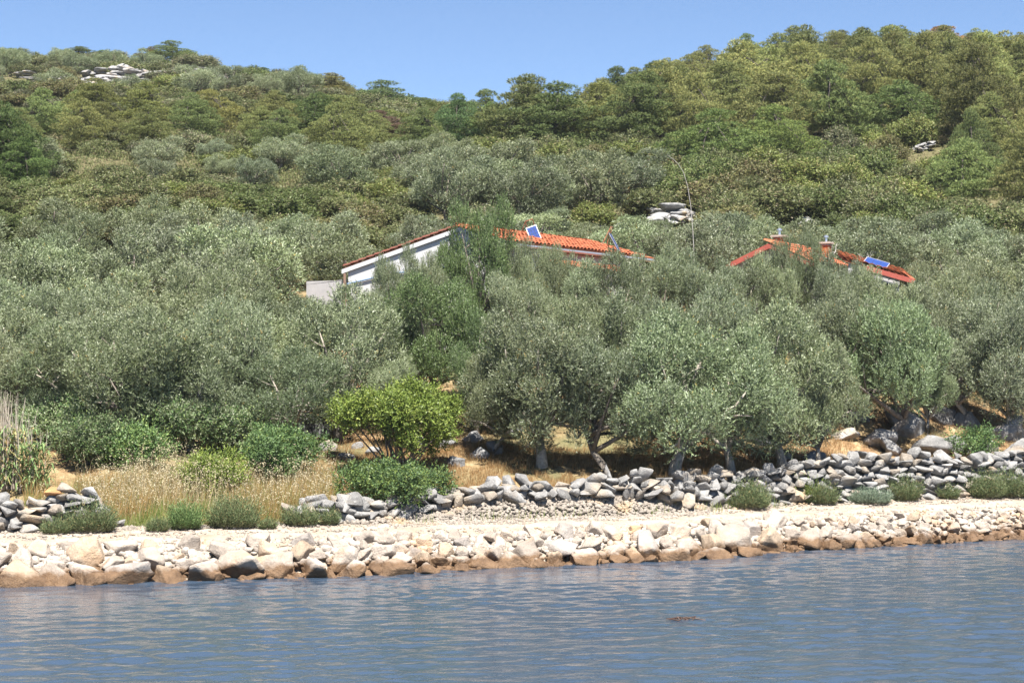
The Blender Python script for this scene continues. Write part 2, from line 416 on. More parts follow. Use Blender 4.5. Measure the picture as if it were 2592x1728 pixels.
# the largest, placed from the photograph: px, t up the slope, radius
for px, t, rad in [(45, .12, .85), (140, .10, .6), (225, .12, .62), (215, .70, .62), (310, .15, .72), (385, .60, .62), (420, .12, .66), (500, .62, .35), (505, .12, .5),
                   (470, .45, .45), (610, .38, .78), (560, .80, .5), (545, .08, .45), (700, .22, .66), (690, .62, .5), (760, .65, .45), (640, .05, .35), (960, .62, .46), (1330, .35, .66), (1290, .10, .5),
                   (1420, .52, .55), (1500, .50, .48), (1560, .35, .5), (1640, .35, .66), (1740, .35, .62), (1700, .0, .5), (1480, -.02, .6), (1610, -.02, .45), (1800, .38, .5),
                   (1860, .35, .66), (1960, .25, .75), (2060, .2, .62), (2150, .18, .55), (1830, .66, .5), (1900, .7, .45)]:
    Y = shore(at(px, 62))+t*1.8; x = at(px, float(Y)); placed.append((x, t, rad)); cand.append((x, t, rad))
tries = 0
while len(cand) < 300 and tries < 9000:
    tries += 1
    px = rr.uniform(-60, 2700); t = rr.uniform(-0.06, 1.0); x = at(px, float(shore(at(px, 64))))
    s = size_at(px); rad = s*rr.uniform(0.9, 1.25) if tries < 1500 else s*rr.uniform(0.5, 0.9) if tries < 4500 else s*rr.uniform(0.33, 0.6)
    if t < 0.15: rad *= 1.1
    if try_put(x, t, rad, 0.68): cand.append((x, t, rad))
for k, (x, t, rad) in enumerate(cand):
    d = -0.15 + 1.9*t; y = float(shore(np.array(x)))+d
    z = float(np.interp(d, [-0.3, 0.2, 1.6, 2.0], [-0.04, 0.12, 0.84, 0.93]))
    if t > .55 and k > 34: rad *= .8
    o = link('boulder', BOULDERS[rr.integers(len(BOULDERS))], rev)
    ax = rad*rr.uniform(1.0, 1.35); ay = rad*rr.uniform(0.8, 1.1); az = rad*rr.uniform(0.68, 1.0)
    o.scale = (ax, ay, az); o.location = Vector((x, y, z+0.05*rad)) - rev_inv
    o.rotation_euler = (rr.normal(0, 0.45), rr.normal(0, 0.45), rr.uniform(0, 6.28))
    q = rr.random(); o.color = (1.0, 0.97, 0.94, 1) if q < 0.75 else ((1.0, 0.88, 0.74, 1) if q < 0.94 else (0.82, 0.83, 0.86, 1))
# small filler stones of the same bank, past counting
def rubble_mesh(name, X, Y, Z, S, mat, seed, sub=1):
    r = np.random.default_rng(seed); Vs = []; Fs = []; n0 = 0
    base = [rock_verts(r, sub, 8, 0.0, 80) for _ in range(10)]
    for x, y, z, s in zip(X, Y, Z, S):
        P, f = base[r.integers(10)]
        A = r.uniform(0, 6.28); c, si = math.cos(A), math.sin(A); sc = s*r.uniform((0.8, 0.7, 0.5), (1.3, 1.0, 0.85))
        Q = P*sc; Q = np.stack([Q[:, 0]*c-Q[:, 1]*si, Q[:, 0]*si+Q[:, 1]*c, Q[:, 2]], 1)
        tl = r.normal(0, 0.3); Q = np.stack([Q[:, 0], Q[:, 1]*math.cos(tl)-Q[:, 2]*math.sin(tl), Q[:, 1]*math.sin(tl)+Q[:, 2]*math.cos(tl)], 1)
        Vs.append(Q+np.array([x, y, z])); Fs.append(f+n0); n0 += len(Q)
    return np_mesh(name, np.concatenate(Vs), np.concatenate(Fs), mat)
nfill = 2600
pxs = rr.uniform(-80, 2700, nfill); tt = rr.uniform(-0.08, 1.12, nfill); X = (pxs-CX)*64/F; X = (pxs-CX)*shore(X)/F
d = -0.15+1.9*tt; Y = shore(X)+d; Z = np.interp(d, [-0.3, 0.2, 1.6, 2.2], [-0.1, 0.02, 0.80, 0.93])
S = rr.uniform(0.07, 0.24, nfill)
o = link('filler_stones', rubble_mesh('filler_stones', X-rev_inv[0], Y-rev_inv[1], Z, S, M_shore, 8), rev); tag(o, kind='stuff')

# --- dry stone walls
def dry_wall(label, pxs, tops, bases, setback, course, seed, lean=0.16, cap=300, tumbled=0.0, toe=False):
    """stones of a dry stone wall whose face follows photo columns pxs; tops/bases are heights in metres"""
    r = np.random.default_rng(seed)
    p0 = 0.5*(pxs[0]+pxs[-1]); x0 = at(p0, 64); root = empty('dry_stone_wall', (x0, float(shore(np.array(x0)))+setback, gz(x0, float(shore(np.array(x0)))+setback)))
    tag(root, label, 'stone wall', kind='thing'); inv = Vector(root.location)
    xs = [at(p, float(shore(np.array(at(p, 64))))+setback) for p in pxs]
    top = lambda x: np.interp(x, xs, tops) + 0.13*smoothnoise(x, 0*np.asarray(x), seed, 0.9) + 0.10*smoothnoise(x, 0*np.asarray(x), seed+1, 0.35)
    bas = lambda x: np.interp(x, xs, bases)
    nst = 0; items = []
    level = 0; z_off = 0.0
    while True:
        ch = course*r.uniform(0.8, 1.2); any_ = False; x = xs[0]+r.uniform(0, 0.3)
        while x < xs[-1]:
            w = course*r.uniform(1.1, 2.7)
            b = float(bas(x+w/2)); tp = float(top(x+w/2))
            zc = b+z_off+ch/2
            if zc-0.3*ch < tp:
                any_ = True
                sc = (w/2*1.22, r.uniform(0.28, 0.42)*max(1, course/0.3), ch/2*r.uniform(1.05, 1.4))
                dz = r.normal(0, 0.04); dy = (z_off)*lean + r.normal(0, 0.06)
                if tumbled and r.random() < tumbled: sc = tuple(k*r.uniform(0.9, 1.45) for k in sc); dy -= r.uniform(0, 0.25)
                items.append((x+w/2, setback+dy, zc+dz, sc))
            x += w*r.uniform(0.92, 1.04)
        z_off += ch*0.93; level += 1
        if not any_ or level > 14: break
    # loose cope stones on top
    x = xs[0]
    while x < xs[-1]:
        items.append((x, setback+0.35+r.normal(0, .12), float(top(x))+r.uniform(-.05, .12), tuple(r.uniform(0.16, 0.34, 3)*np.array([1.15, 1, .8])))); x += r.uniform(0.3, 0.75)
    items.sort(key=lambda q: -q[3][0]*q[3][2])
    rest = items[cap:]; items = items[:cap]
    for x, sb, z, sc in items:
        y = float(shore(np.array(x)))+sb
        o = link('stone', STONES[r.integers(len(STONES))], root); o.scale = sc; o.location = Vector((x, y, z))-inv
        tw = .22+tumbled*.6; o.rotation_euler = (r.normal(0, tw), r.normal(0, tw), 0.36+r.normal(0, 0.35)+(math.pi if r.random() < .5 else 0))
        q = r.random(); o.color = (1, 1, 1, 1) if q < .8 else ((1.2, 1.06, 0.9, 1) if q < .95 else (1.3, 1.3, 1.3, 1))
    if rest:
        q = np.array([(a, float(shore(np.array(a)))+b, c, max(s)) for a, b, c, s in rest])
        tag(link('small_stones', rubble_mesh('small_stones', q[:, 0]-inv[0], q[:, 1]-inv[1], q[:, 2]-inv[2], q[:, 3], M_wall, seed+5, 2), root), kind='stuff')
    # rubble heart of the wall
    hx = np.arange(xs[0]+0.1, xs[-1]-0.05, 0.3); Vv = []; 
    for x in hx:
        yb = float(shore(np.array(x)))+setback; b = float(bas(x))-0.15; t = float(np.interp(x, xs, tops))-0.12; t = max(t, b+0.1)
        for yy, zz in ((-.75 if toe else 0.08, 1.08 if toe else b), (0.05+lean*.15, b+.15), (0.12+lean*(t-b), t), (0.85, t), (0.95, b-.3)): Vv.append((x-inv[0], yb+yy-inv[1], zz-inv[2]))
    n = len(hx); Ff = []
    for k in range(n-1):
        for j in range(4): Ff.append([k*5+j, k*5+j+1, k*5+6+j, k*5+5+j])
    me = np_mesh('heart', np.array(Vv), np.array(Ff), M_rubble); link('wall_heart', me, root)
    return root
wall_a = dry_wall('short grey dry stone wall stub beside the reeds with one orange stone on top', [-40, 60, 120, 175, 235, 262, 300], [1.98, 2.02, 2.12, 2.34, 2.30, 1.85, 1.05], [1.1]*7, 4.55, 0.25, 41, lean=0.12)
o = link('stone', STONES[3], wall_a); xx = at(160, 62.2); o.location = Vector((xx, float(shore(np.array(xx)))+4.62, 2.36))-Vector(wall_a.location); o.scale = (0.26, 0.22, 0.17); o.color = (1.75, 0.95, 0.45, 1)
o['label'] = 'rounded orange stone on top of the wall stub'
wall_b = dry_wall('low tumbled grey stone wall above the path in front of the olive trees', [735, 800, 900, 1100, 1250, 1450, 1650, 1780, 1885], [1.68, 1.72, 1.78, 2.0, 2.2, 2.25, 2.28, 2.28, 2.3], [1.15, 1.15, 1.25, 1.5, 1.8, 1.85, 1.65, 1.45, 1.3], 5.0, 0.23, 52, lean=0.42, tumbled=0.22, toe=True)
wall_c = dry_wall('tall intact grey dry stone wall running to the far end of the path', [1885, 2000, 2060, 2200, 2400, 2592, 2760], [2.35, 2.42, 2.6, 2.68, 2.7, 2.82, 2.9], [1.2]*7, 5.0, 0.23, 63, lean=0.30)

# loose rubble and pebbles at the foot of the walls
n = 6500; pxs = np.where(rr.random(6500) < .5, rr.uniform(950, 1800, 6500), rr.uniform(-60, 2700, 6500)); X = (pxs-CX)*70/F
dd = np.abs(rr.normal(0, 0.55, n)); dd = 5.15-dd*np.where((pxs > 1000) & (pxs < 1800), 1.3, 0.6); X = X*(shore(X)+dd)/70
Y = shore(X)+dd; bonus = np.interp(pxs, [800, 1100, 1250, 1450, 1650, 1880], [.0, .3, .6, .65, .4, .05])
Z = np.minimum(ground(X, Y), 1.2) + np.clip((dd-4.25)/.8, 0, 1)*bonus
S = 0.03 + 0.12*rr.random(n)**2.2
pb = link('path_rubble', rubble_mesh('path_rubble', X, Y, Z, S, M_rubble, 19)); tag(pb, 'pale crumbled limestone rubble spilling from the wall onto the path', 'rubble', kind='stuff')
n = 5200; pxs = rr.uniform(-60, 2700, n); X = (pxs-CX)*66/F; dd = rr.uniform(1.4, 4.6, n); X = X*(shore(X)+dd)/66; Y = shore(X)+dd
pb2 = link('path_pebbles', rubble_mesh('path_pebbles', X, Y, ground(X, Y)+0.02, 0.015+0.075*rr.random(n)**3.5, M_rubble, 20)); tag(pb2, 'small pale pebbles scattered over the gravel path', 'pebbles', kind='stuff')

# --- rocks lying in the grove and outcrops on the hills: px, Y, half width, half height, tint
SPOTS0 = []
THINGS = []           # (object, group, description, px) for labels written at the end
def outcrop_meshes(n, seed):
    r = np.random.default_rng(seed); out = []
    for k in range(n):
        Vs = []; Fs = []; n0 = 0
        for q in range(int(r.integers(14, 20))):
            P, f = rock_verts(r, 3, 8, .06, 120); sc = r.uniform(.2, .6)*np.array([1.4, 1.1, .5]); a = r.uniform(0, 6.28); c, si = math.cos(a), math.sin(a)
            P = P/np.abs(P).max(0)*sc; P = np.stack([P[:, 0]*c-P[:, 1]*si, P[:, 0]*si+P[:, 1]*c, P[:, 2]], 1)+np.array([r.uniform(-.75, .75), r.uniform(-.6, .6), r.uniform(-.45, .25)])
            Vs.append(P); Fs.append(f+n0); n0 += len(P)
        out.append(np_mesh('outcrop', np.concatenate(Vs), np.concatenate(Fs), M_field))
    return out
OUTCROPS = outcrop_meshes(6, 12)
def field_rock(px, Y, w, h, desc, group, r, name='rock', depth=None, dz=0.0, tint=(1, 1, 1, 1)):
    x = at(px, Y); o = link(name, OUTCROPS[r.integers(len(OUTCROPS))] if name in ('rock_outcrop', 'rock_ledge') else FIELDST[r.integers(len(FIELDST))])
    o.location = (x, Y, gz(x, Y)+h*0.25+dz); o.scale = (w, depth or w*r.uniform(.6, .9), h)
    o.rotation_euler = (r.normal(0, .15), r.normal(0, .15), r.normal(0, .4)); o.color = tint
    THINGS.append((o, group, desc, px, 'rock')); return o
r2 = np.random.default_rng(71)
for px, Y, w, h in [(1480, 78, 1.0, .9), (1575, 79, 0.95, .95), (1390, 80, .6, .5), (1330, 79, .7, .4), (1760, 78, .9, .6), (1830, 79, .9, .5), (1700, 80, .8, .55), (1930, 78, .45, .45),
                    (1985, 76.5, .5, .28), (2060, 77, .6, .26), (1130, 74, .55, .3), (1190, 75, .5, .25), (1260, 73, .5, .35), (1215, 72.5, .45, .3), (1150, 71.5, .4, .3), (1290, 76, .5, .3),
                    (790, 76, .9, .8), (745, 77, .7, .6), (830, 72, .45, .3), (880, 71, .4, .25), (905, 72.5, .3, .2), (940, 71.8, .35, .22), (1060, 74, .45, .3)]:
    field_rock(px, Y, w, h, 'grey white limestone rock on dry grass under the olive trees', 'rocks under the olive trees', r2)
for px, Y, w, h in [(2215, 80, .95, .5), (2300, 82, 1.15, .75), (2345, 80.2, 1.1, .55), (2260, 79.6, .8, .35), (2410, 81, .8, .5), (2480, 81.5, .9, .5), (2540, 83, 1.0, .65), (2130, 79.8, .8, .3),
                    (2170, 82, .55, .3), (2440, 84, .7, .5), (2070, 80, .5, .25), (2585, 81, .8, .6), (2380, 84, .7, .6), (2200, 84.5, .5, .35), (2110, 83, .4, .3)]:
    field_rock(px, Y, w, h, 'rounded pale boulder on the bank above the tall stone wall', 'boulders above the tall wall', r2, 'boulder', tint=(1.1, 1.08, 1.05, 1))
for px, Y, w, h in [(2170, 88, 1.6, .8), (2260, 89, 2.0, .9), (2370, 90, 1.8, .8), (2460, 89.5, 1.5, .7), (2120, 88, 1.0, .6), (2550, 89, 1.7, .7)]:
    field_rock(px, Y, w, h, 'broken pale orange rock ledge behind the right-hand olive trees', 'rock ledges behind the olives', r2, 'rock_ledge', tint=(1.15, 1.0, .85, 1))
for px, Y, w, h in [(268, 240, 2.4, 1.3), (240, 236, 1.7, 1.2), (318, 242, 2.2, 1.3), (296, 246, 1.5, 1.5), (100, 238, 2.6, .6), (130, 240, 1.8, .5), (430, 248, 1.9, .9), (400, 252, 1.4, .8), (500, 258, 2.2, .7), (480, 252, 1.6, .8),
                    (570, 262, 2.0, .7), (630, 262, 1.5, .7), (450, 240, 1.4, .9), (380, 240, 2.0, 1.0), (55, 244, 1.4, .6), (880, 262, 1.6, .8), (1100, 256, 1.8, .8), (350, 236, 1.2, 1.0), (215, 230, 1.0, .8), (540, 250, 1.2, .7), (255, 228, 1.3, 1.0), (285, 234, 1.6, 1.1), (330, 232, 1.0, .9), (235, 244, 1.5, 1.1), (305, 228, .9, .7), (345, 246, 1.5, .9), (415, 244, 1.2, .7), (470, 262, 1.5, .7), (520, 266, 1.5, .6), (600, 258, 1.2, .6), (85, 232, 1.2, .4), (115, 233, 1.4, .5), (160, 240, 1.0, .5)]:
    field_rock(px, Y, w, h, 'whitish limestone outcrop near the distant hill crest', 'outcrops near the hill crest', r2, 'rock_outcrop', tint=(1.2, 1.18, 1.16, 1), dz=.30); SPOTS0.extend([(at(px, Y-3), Y-3, w*2.6), (at(px, Y-9), Y-9, w*2.2)])
for px, Y, w, h in [(1680, 133, 1.2, .9), (1712, 133.5, .9, .8), (1730, 134, .8, 1.0), (1700, 135, 1.3, 1.1), (1665, 136, .9, .7), (2340, 166, .8, .6), (1560, 131, .7, .5), (1910, 141, .6, .7), (2040, 135, .7, .7), (1915, 128, .9, .4), (1510, 130, .5, .4), (2325, 165, .5, .4), (1975, 150, .5, .5)]:
    field_rock(px, Y, w, h, 'white rock outcrop among the shrubs of the wooded slope', 'outcrops among the shrubs', r2, 'rock_outcrop', tint=(1.25, 1.24, 1.22, 1), dz=.25); SPOTS0.extend([(at(px, Y-2), Y-2, w*2.2), (at(px, Y-6), Y-6, w*2.6), (at(px, Y-10), Y-10, w*2.0)])

# ------------------------------------------------------------------ vegetation meshes
def unit(a): return a/(np.linalg.norm(a, axis=-1, keepdims=True)+1e-9)
def leaves_mesh(name, base, axis_dir, L, W, cols, r, mat, out=None, align=1.0):
    """pointed triangular leaves: base (n,3), direction (n,3), length, width (n,), colour (n,3); blades turn towards OUT (the light side of their clump)"""
    n = len(base)
    if out is None: out = np.array([[0, 0, .4]])
    face = unit(r.normal(size=(n, 3))*0.42+out*align)
    side = unit(np.cross(axis_dir, face))
    V = np.empty((n, 3, 3)); b2 = base+axis_dir*(L*.18)[:, None]
    V[:, 0] = b2+side*(W*.5)[:, None]; V[:, 1] = base+axis_dir*L[:, None]; V[:, 2] = b2-side*(W*.5)[:, None]
    Fc = np.arange(n*3).reshape(n, 3)
    return np_mesh(name, V.reshape(-1, 3), Fc, mat, cols=np.repeat(cols, 3, 0))

def spray_crown(name, r, centers, radii, sprays, per, L, W, palette, mat, up=0.5, spraylen=0.45, spread=0.75, inner=0.5, dens=None):
    """leafy sprays over a set of lobes. centers (k,3), radii (k,3)"""
    k = len(centers)
    vol = radii[:, 0]*radii[:, 2]; pick = r.choice(k, size=sprays, p=vol/vol.sum())
    dirs = unit(r.normal(size=(sprays, 3)) + np.array([0, 0, .25]))
    rad = inner+(1-inner)*r.random(sprays)**0.6
    st = centers[pick]+dirs*radii[pick]*rad[:, None]
    ax = unit(dirs*0.7 + np.array([0, 0, up]) + r.normal(size=(sprays, 3))*0.35)
    sl_ = spraylen*r.uniform(.5, 1.2, sprays)
    t = np.tile(np.linspace(0.05, 1, per), (sprays, 1)) + r.normal(0, .03, (sprays, per))
    base = st[:, None]+ax[:, None]*(t*sl_[:, None])[..., None]
    ld = unit(ax[:, None]*(0.65) + unit(r.normal(size=(sprays, per, 3)))*spread)
    base = base.reshape(-1, 3); ld = ld.reshape(-1, 3); n = len(base)
    Ls = L*r.uniform(.65, 1.25, n); Ws = W*r.uniform(.7, 1.2, n)
    pal = np.array([p[:3] for p in palette]); w = np.array([p[3] for p in palette]); w = w/w.sum()
    # neighbouring sprays share a tint so that clumps read
    sp = np.repeat(r.choice(len(pal), size=sprays, p=w), per)
    lf = r.choice(len(pal), size=n, p=w); mixm = r.random(n) < 0.5
    c = pal[np.where(mixm, sp, lf)]*r.uniform(.8, 1.2, (n, 1))
    ov = np.repeat(unit(dirs+np.array([0, 0, .35])), per, 0)
    return leaves_mesh(name, base, ld, Ls, Ws, c, r, mat, ov)

OLIVE_PAL = [(0.175, 0.21, 0.105, 5), (0.25, 0.285, 0.17, 3.4), (0.12, 0.155, 0.065, 2.6), (0.34, 0.37, 0.255, 1.1), (0.36, 0.26, 0.08, 0.10)]
GREEN_PAL = [(0.11, 0.165, 0.055, 4), (0.165, 0.22, 0.085, 3), (0.07, 0.105, 0.036, 3), (0.22, 0.26, 0.13, .8)]
PINE_PAL = [(0.175, 0.20, 0.066, 4), (0.225, 0.24, 0.078, 3.2), (0.115, 0.145, 0.052, 2.6), (0.255, 0.245, 0.095, .6)]
MAQ_PAL = [(0.14, 0.16, 0.06, 4), (0.10, 0.12, 0.045, 3), (0.185, 0.20, 0.078, 2.2), (0.20, 0.165, 0.095, 1.2)]
LIME_PAL = [(0.21, 0.28, 0.05, 4), (0.15, 0.215, 0.038, 3.4), (0.30, 0.35, 0.08, 1.6), (0.09, 0.13, 0.026, 1.4)]
MASTIC_PAL = [(0.10, 0.17, 0.058, 4), (0.07, 0.125, 0.042, 3), (0.15, 0.23, 0.075, 2.2), (0.20, 0.26, 0.07, .8)]

def curve3(a, b, c, n=6):
    t = np.linspace(0, 1, n)[:, None]; return (1-t)**2*a+2*t*(1-t)*b+t*t*c
def wood_mesh(name, r, trunk_pts, trunk_r, targets, mat, limb_r=0.07, sides=6):
    mb = MB(); mb.tube(trunk_pts, trunk_r, 8)
    top = np.asarray(trunk_pts[-1])
    for tg in targets:
        u = r.random(); i = len(trunk_pts)-1 if u < .6 else max(1, len(trunk_pts)-2)
        s = np.asarray(trunk_pts[i]); m = (s+tg)/2 + r.normal(0, .22, 3) + np.array([0, 0, .12])
        Ln = np.linalg.norm(tg-s); P = curve3(s, m, tg, 6); lr = limb_r*min(1.3, .5+Ln/3)
        mb.tube(P, np.linspace(lr, lr*.22, 6), 5)
        # twigs
        for q in range(2):
            a0 = P[r.integers(2, 5)]; b0 = a0+r.normal(0, .4, 3)+np.array([0, 0, .15]); mb.tube([a0, (a0+b0)/2+r.normal(0, .05, 3), b0], [lr*.35, lr*.22, lr*.08], 4)
    me = bpy.data.meshes.new(name); me.from_pydata(mb.v, [], mb.f); me.update(); me.polygons.foreach_set('use_smooth', [True]*len(me.polygons)); me.materials.append(mat)
    return me

def lobes(r, n, cen, rad, lr, zmin, shell=(.45, 1.0), flat=.8, mind=.75):
    C = []; k = 0
    while len(C) < n and k < 4000:
        k += 1
        d = unit(r.normal(size=3)); p = cen+d*rad*r.uniform(*shell)
        if p[2] < zmin: continue
        if any(np.linalg.norm((p-c)) < mind*lr for c in C): continue
        C.append(p)
    C = np.array(C); s = r.uniform(.65, 1.2, len(C))*lr
    return C, np.stack([s, s, s*flat], 1)

def olive_variant(k, near=True, pal=OLIVE_PAL, bark=None, open_=False):
    r = np.random.default_rng(900+k)
    # normalised tree: total height about 5, crown width about 5
    cen = np.array([r.normal(0, .15), r.normal(0, .15), 2.95]); rad = np.array([2.0, 2.0, 1.55])*r.uniform(.92, 1.08, 3)
    C1, S1 = lobes(r, 11, cen, rad, .84, 1.9 if open_ else 1.0, (.55, 1.12), .9, 1.38)
    # smaller shoots growing out of the big clumps, mostly upwards
    Cs = []; Ss = []
    for c, s in zip(C1, S1):
        for q in range(3):
            dv = unit(r.normal(size=3)+np.array([0, 0, .55])+.6*unit(c-cen)); Cs.append(c+dv*s*r.uniform(.7, 1.1)); e = r.uniform(.22, .48); Ss.append([e, e, e*1.15])
    # drooping skirt
    C2, S2 = lobes(r, 4 if open_ else 10, np.array([0, 0, 1.9 if open_ else 1.45]), np.array([2.0, 2.0, .6 if open_ else .75]), .5, 1.35 if open_ else .55, (.7, 1.0), 1.0, .9)
    C = np.concatenate([C1, np.array(Cs), C2]); S = np.concatenate([S1, np.array(Ss), S2])
    if near: me = spray_crown('olive_crown', r, C, S, 6600, 13, .10, .031, pal, M_leaf, up=.8, spraylen=.34, spread=.5, inner=.7)
    else: me = spray_crown('olive_crown', r, C, S, 4200, 11, .135, .044, pal, M_leaf, up=.8, spraylen=.34, spread=.5, inner=.7)
    lean = r.uniform(-.5, .5, 2)*(2.2 if open_ else 1)
    tp = [np.array([0, 0, -.25]), np.array([lean[0]*.25, lean[1]*.25, .45]), np.array([lean[0]*.75, lean[1]*.75, .95]), np.array([lean[0]*.9, lean[1]*.9, 1.55])]
    tr = [.24, .18, .15, .12]
    if open_: tr = [.19, .15, .12, .09]
    wd = wood_mesh('olive_trunk', r, tp, tr, [c for c in C1]+[c for c in C2[:6]], bark or M_bark, .085)
    return me, wd
OL_NEAR = [olive_variant(k, True, bark=M_barkpale if k % 2 else M_bark) for k in range(4)]
OL_OPEN = [olive_variant(10+k, True, bark=M_barkpale if k != 1 else M_bark, open_=True) for k in range(3)]
OL_GREEN = [olive_variant(20+k, True, GREEN_PAL) for k in range(2)]
OL_FAR = [olive_variant(40+k, False) for k in range(4)]

def pine_variant(k):
    r = np.random.default_rng(1500+k); H = 8.0; C = []; S = []
    lean = r.normal(0, .5, 2); layers = 7
    for j in range(layers):
        f = (j+.5)/layers; z = 1.2+f*(H-1.6)
        R0 = 2.7*math.sin(math.pi*min(1, .28+.66*f))**.8*(1 if f < .5 else (1-(f-.5)*1.15)); R0 = max(R0, .35)
        m = max(2, int(5.2*R0/2.2+1))
        a0 = r.random()*6.28
        for q in range(m):
            a = a0+q*6.28/m+r.normal(0, .3); rr_ = R0*r.uniform(.55, 1.08)
            C.append([lean[0]*f+rr_*math.cos(a), lean[1]*f+rr_*math.sin(a), z+r.normal(0, .3)]); s = r.uniform(.6, 1.15); S.append([s, s, s*.5])
    for j in range(7):
        f = j/7; C.append([lean[0]*f, lean[1]*f, 1.6+f*5.4]); S.append([.7, .7, .5])
    C.append([lean[0], lean[1], H-.5]); S.append([.6, .6, .6])
    C = np.array(C); S = np.array(S)
    me = spray_crown('pine_crown', r, C, S, 6400, 10, .19, .040, PINE_PAL, M_pine, up=1.0, spraylen=.22, spread=.5, inner=.74)
    tp = [np.array([0, 0, -.4]), np.array([lean[0]*.2, lean[1]*.2, 2.]), np.array([lean[0]*.6, lean[1]*.6, 4.6]), np.array([lean[0], lean[1], 7.0])]
    wd = wood_mesh('pine_trunk', r, tp, [.2, .17, .1, .04], [c for c in C[::3]], M_barkdark, .05)
    return me, wd
PINES = [pine_variant(k) for k in range(6)]

def shrub_variant(k, pal, n=2700, per=9, L=.11, W=.05, up=.55, mat=None, hgt=1.0, spread=.75, lr=.42):
    r = np.random.default_rng(2100+k)
    # normalised: radius about 1.3, height about 1.9
    C, S = lobes(r, 17, np.array([0, 0, .65*hgt]), np.array([1.0, 1.0, .85*hgt]), lr, .12, (.3, 1.0), .9, .7)
    return spray_crown('shrub_foliage', r, C, S, n, per, L, W, pal, mat or M_shrub, up=up, spraylen=.35, spread=spread, inner=.3)
SHRUBS = [shrub_variant(k, MAQ_PAL) for k in range(5)]

# ------------------------------------------------------------------ planting
def dims(me):
    a = np.empty(len(me.vertices)*3, np.float32); me.vertices.foreach_get('co', a); a = a.reshape(-1, 3)
    return float(np.percentile(a[:, 2], 99.5)), float(np.percentile(np.abs(a[:, :2]), 97))
DIM = {}
def put_tree(name, var, px, Y, h, w, group, desc, cat, tint=(1, 1, 1), rz=None, r=rng):
    """tree of height h and half width w (metres) standing at photo column px, depth Y"""
    crown, wood = var
    if crown.name not in DIM: DIM[crown.name] = dims(crown)
    H0, W0 = DIM[crown.name]; x = at(px, Y)
    root = empty(name, (x, Y, gz(x, Y)), r.uniform(0, 6.28) if rz is None else rz)
    root.scale = (w/W0, w/W0, h/H0)
    c = link('crown', crown, root); c.color = (*tint, 1)
    t = link('trunk', wood, root)
    THINGS.append((root, group, desc, px, cat)); return root
def h_for(px, Y, top): x = at(px, Y); return CAMZ+(HZ-top)*Y/F-gz(x, Y)
D = 2592/2352.0
SPOTS = list(SPOTS0)            # (x, y, radius) of everything planted, for spacing

r3 = np.random.default_rng(81)
def olive(dx, dtop, dhw, Y, group, desc, var=None, tint=None, green=False):
    px, top, hw = dx*D, dtop*D, dhw*D
    h = h_for(px, Y, top); w = hw*Y/F
    pool = OL_GREEN if green else (OL_OPEN if (group == G1 and dx in (1130, 1400, 1880, 2030, 2130, 2235)) else OL_NEAR)
    v = pool[(r3.integers(len(pool)) if var is None else var) % len(pool)]
    if tint is None: g = r3.uniform(.88, 1.1); tint = (g*r3.uniform(.97, 1.04), g, g*r3.uniform(.92, 1.04))
    SPOTS.append((at(px, Y), Y, w*.8))
    return put_tree('olive_tree', v, px, Y, h, w, group, desc, 'olive tree', tint, r=r3)
G1 = 'front row of olive trees'
FR = [(30, 770, 120, 73.5, 'silvery olive tree behind the reeds', None, None),
      (150, 745, 130, 72, 'dense grey green olive tree in front row', None, (.92, 1.0, .9)),
      (310, 725, 165, 70.5, 'broad silvery olive tree behind the dry grass', None, None),
      (440, 770, 125, 71, 'low spreading olive tree behind the light green bush', None, (.95, .98, .95)),
      (545, 690, 120, 74, 'upright pale olive tree in front row', None, None),
      (660, 800, 120, 72, 'dark olive tree whose branches hang over the green mastic bush', None, (.75, .82, .75)),
      (775, 660, 130, 75.5, 'tall silvery olive tree left of the lime green shrub', None, None),
      (905, 830, 85, 73.5, 'small pale olive tree directly behind the lime green shrub', None, (1.1, 1.1, 1.05)),
      (1130, 790, 100, 72.5, 'olive tree with leaning trunk right of the lime green shrub', None, None),
      (1245, 725, 150, 71.5, 'large round olive tree in the middle of front row', None, (1.02, 1.0, .98)),
      (1400, 790, 120, 71, 'olive tree with pale bent trunk rising from the tumbled wall', 1, None),
      (1545, 720, 165, 71.5, 'very broad olive tree reaching down to the dry grass', None, (.93, 1, .92)),
      (1680, 760, 120, 73, 'olive tree with drooping skirt beside a white rock', None, (.9, .97, .9)),
      (1800, 700, 135, 74.5, 'olive tree with thin curved stem above the wall', None, None),
      (1880, 790, 90, 75, 'small leaning olive tree above the rosemary tufts', None, (1.02, 1, .95)),
      (2030, 690, 120, 80, 'dark green olive tree with shaded open base', None, (.8, .9, .78)),
      (2130, 800, 70, 82, 'narrow olive tree above the boulders', None, (.95, 1, .9)),
      (2235, 690, 110, 84, 'grey twiggy olive tree above the rock ledge', None, (1.08, 1.06, 1.12)),
      (2330, 700, 100, 83, 'grey olive tree at the right-hand edge', None, (1.08, 1.06, 1.12))]
for dx, tp, hw, Y, ds_, var, tint in FR: olive(dx, tp, hw, Y, G1, ds_, var, tint)
G2 = 'second row of olive trees'
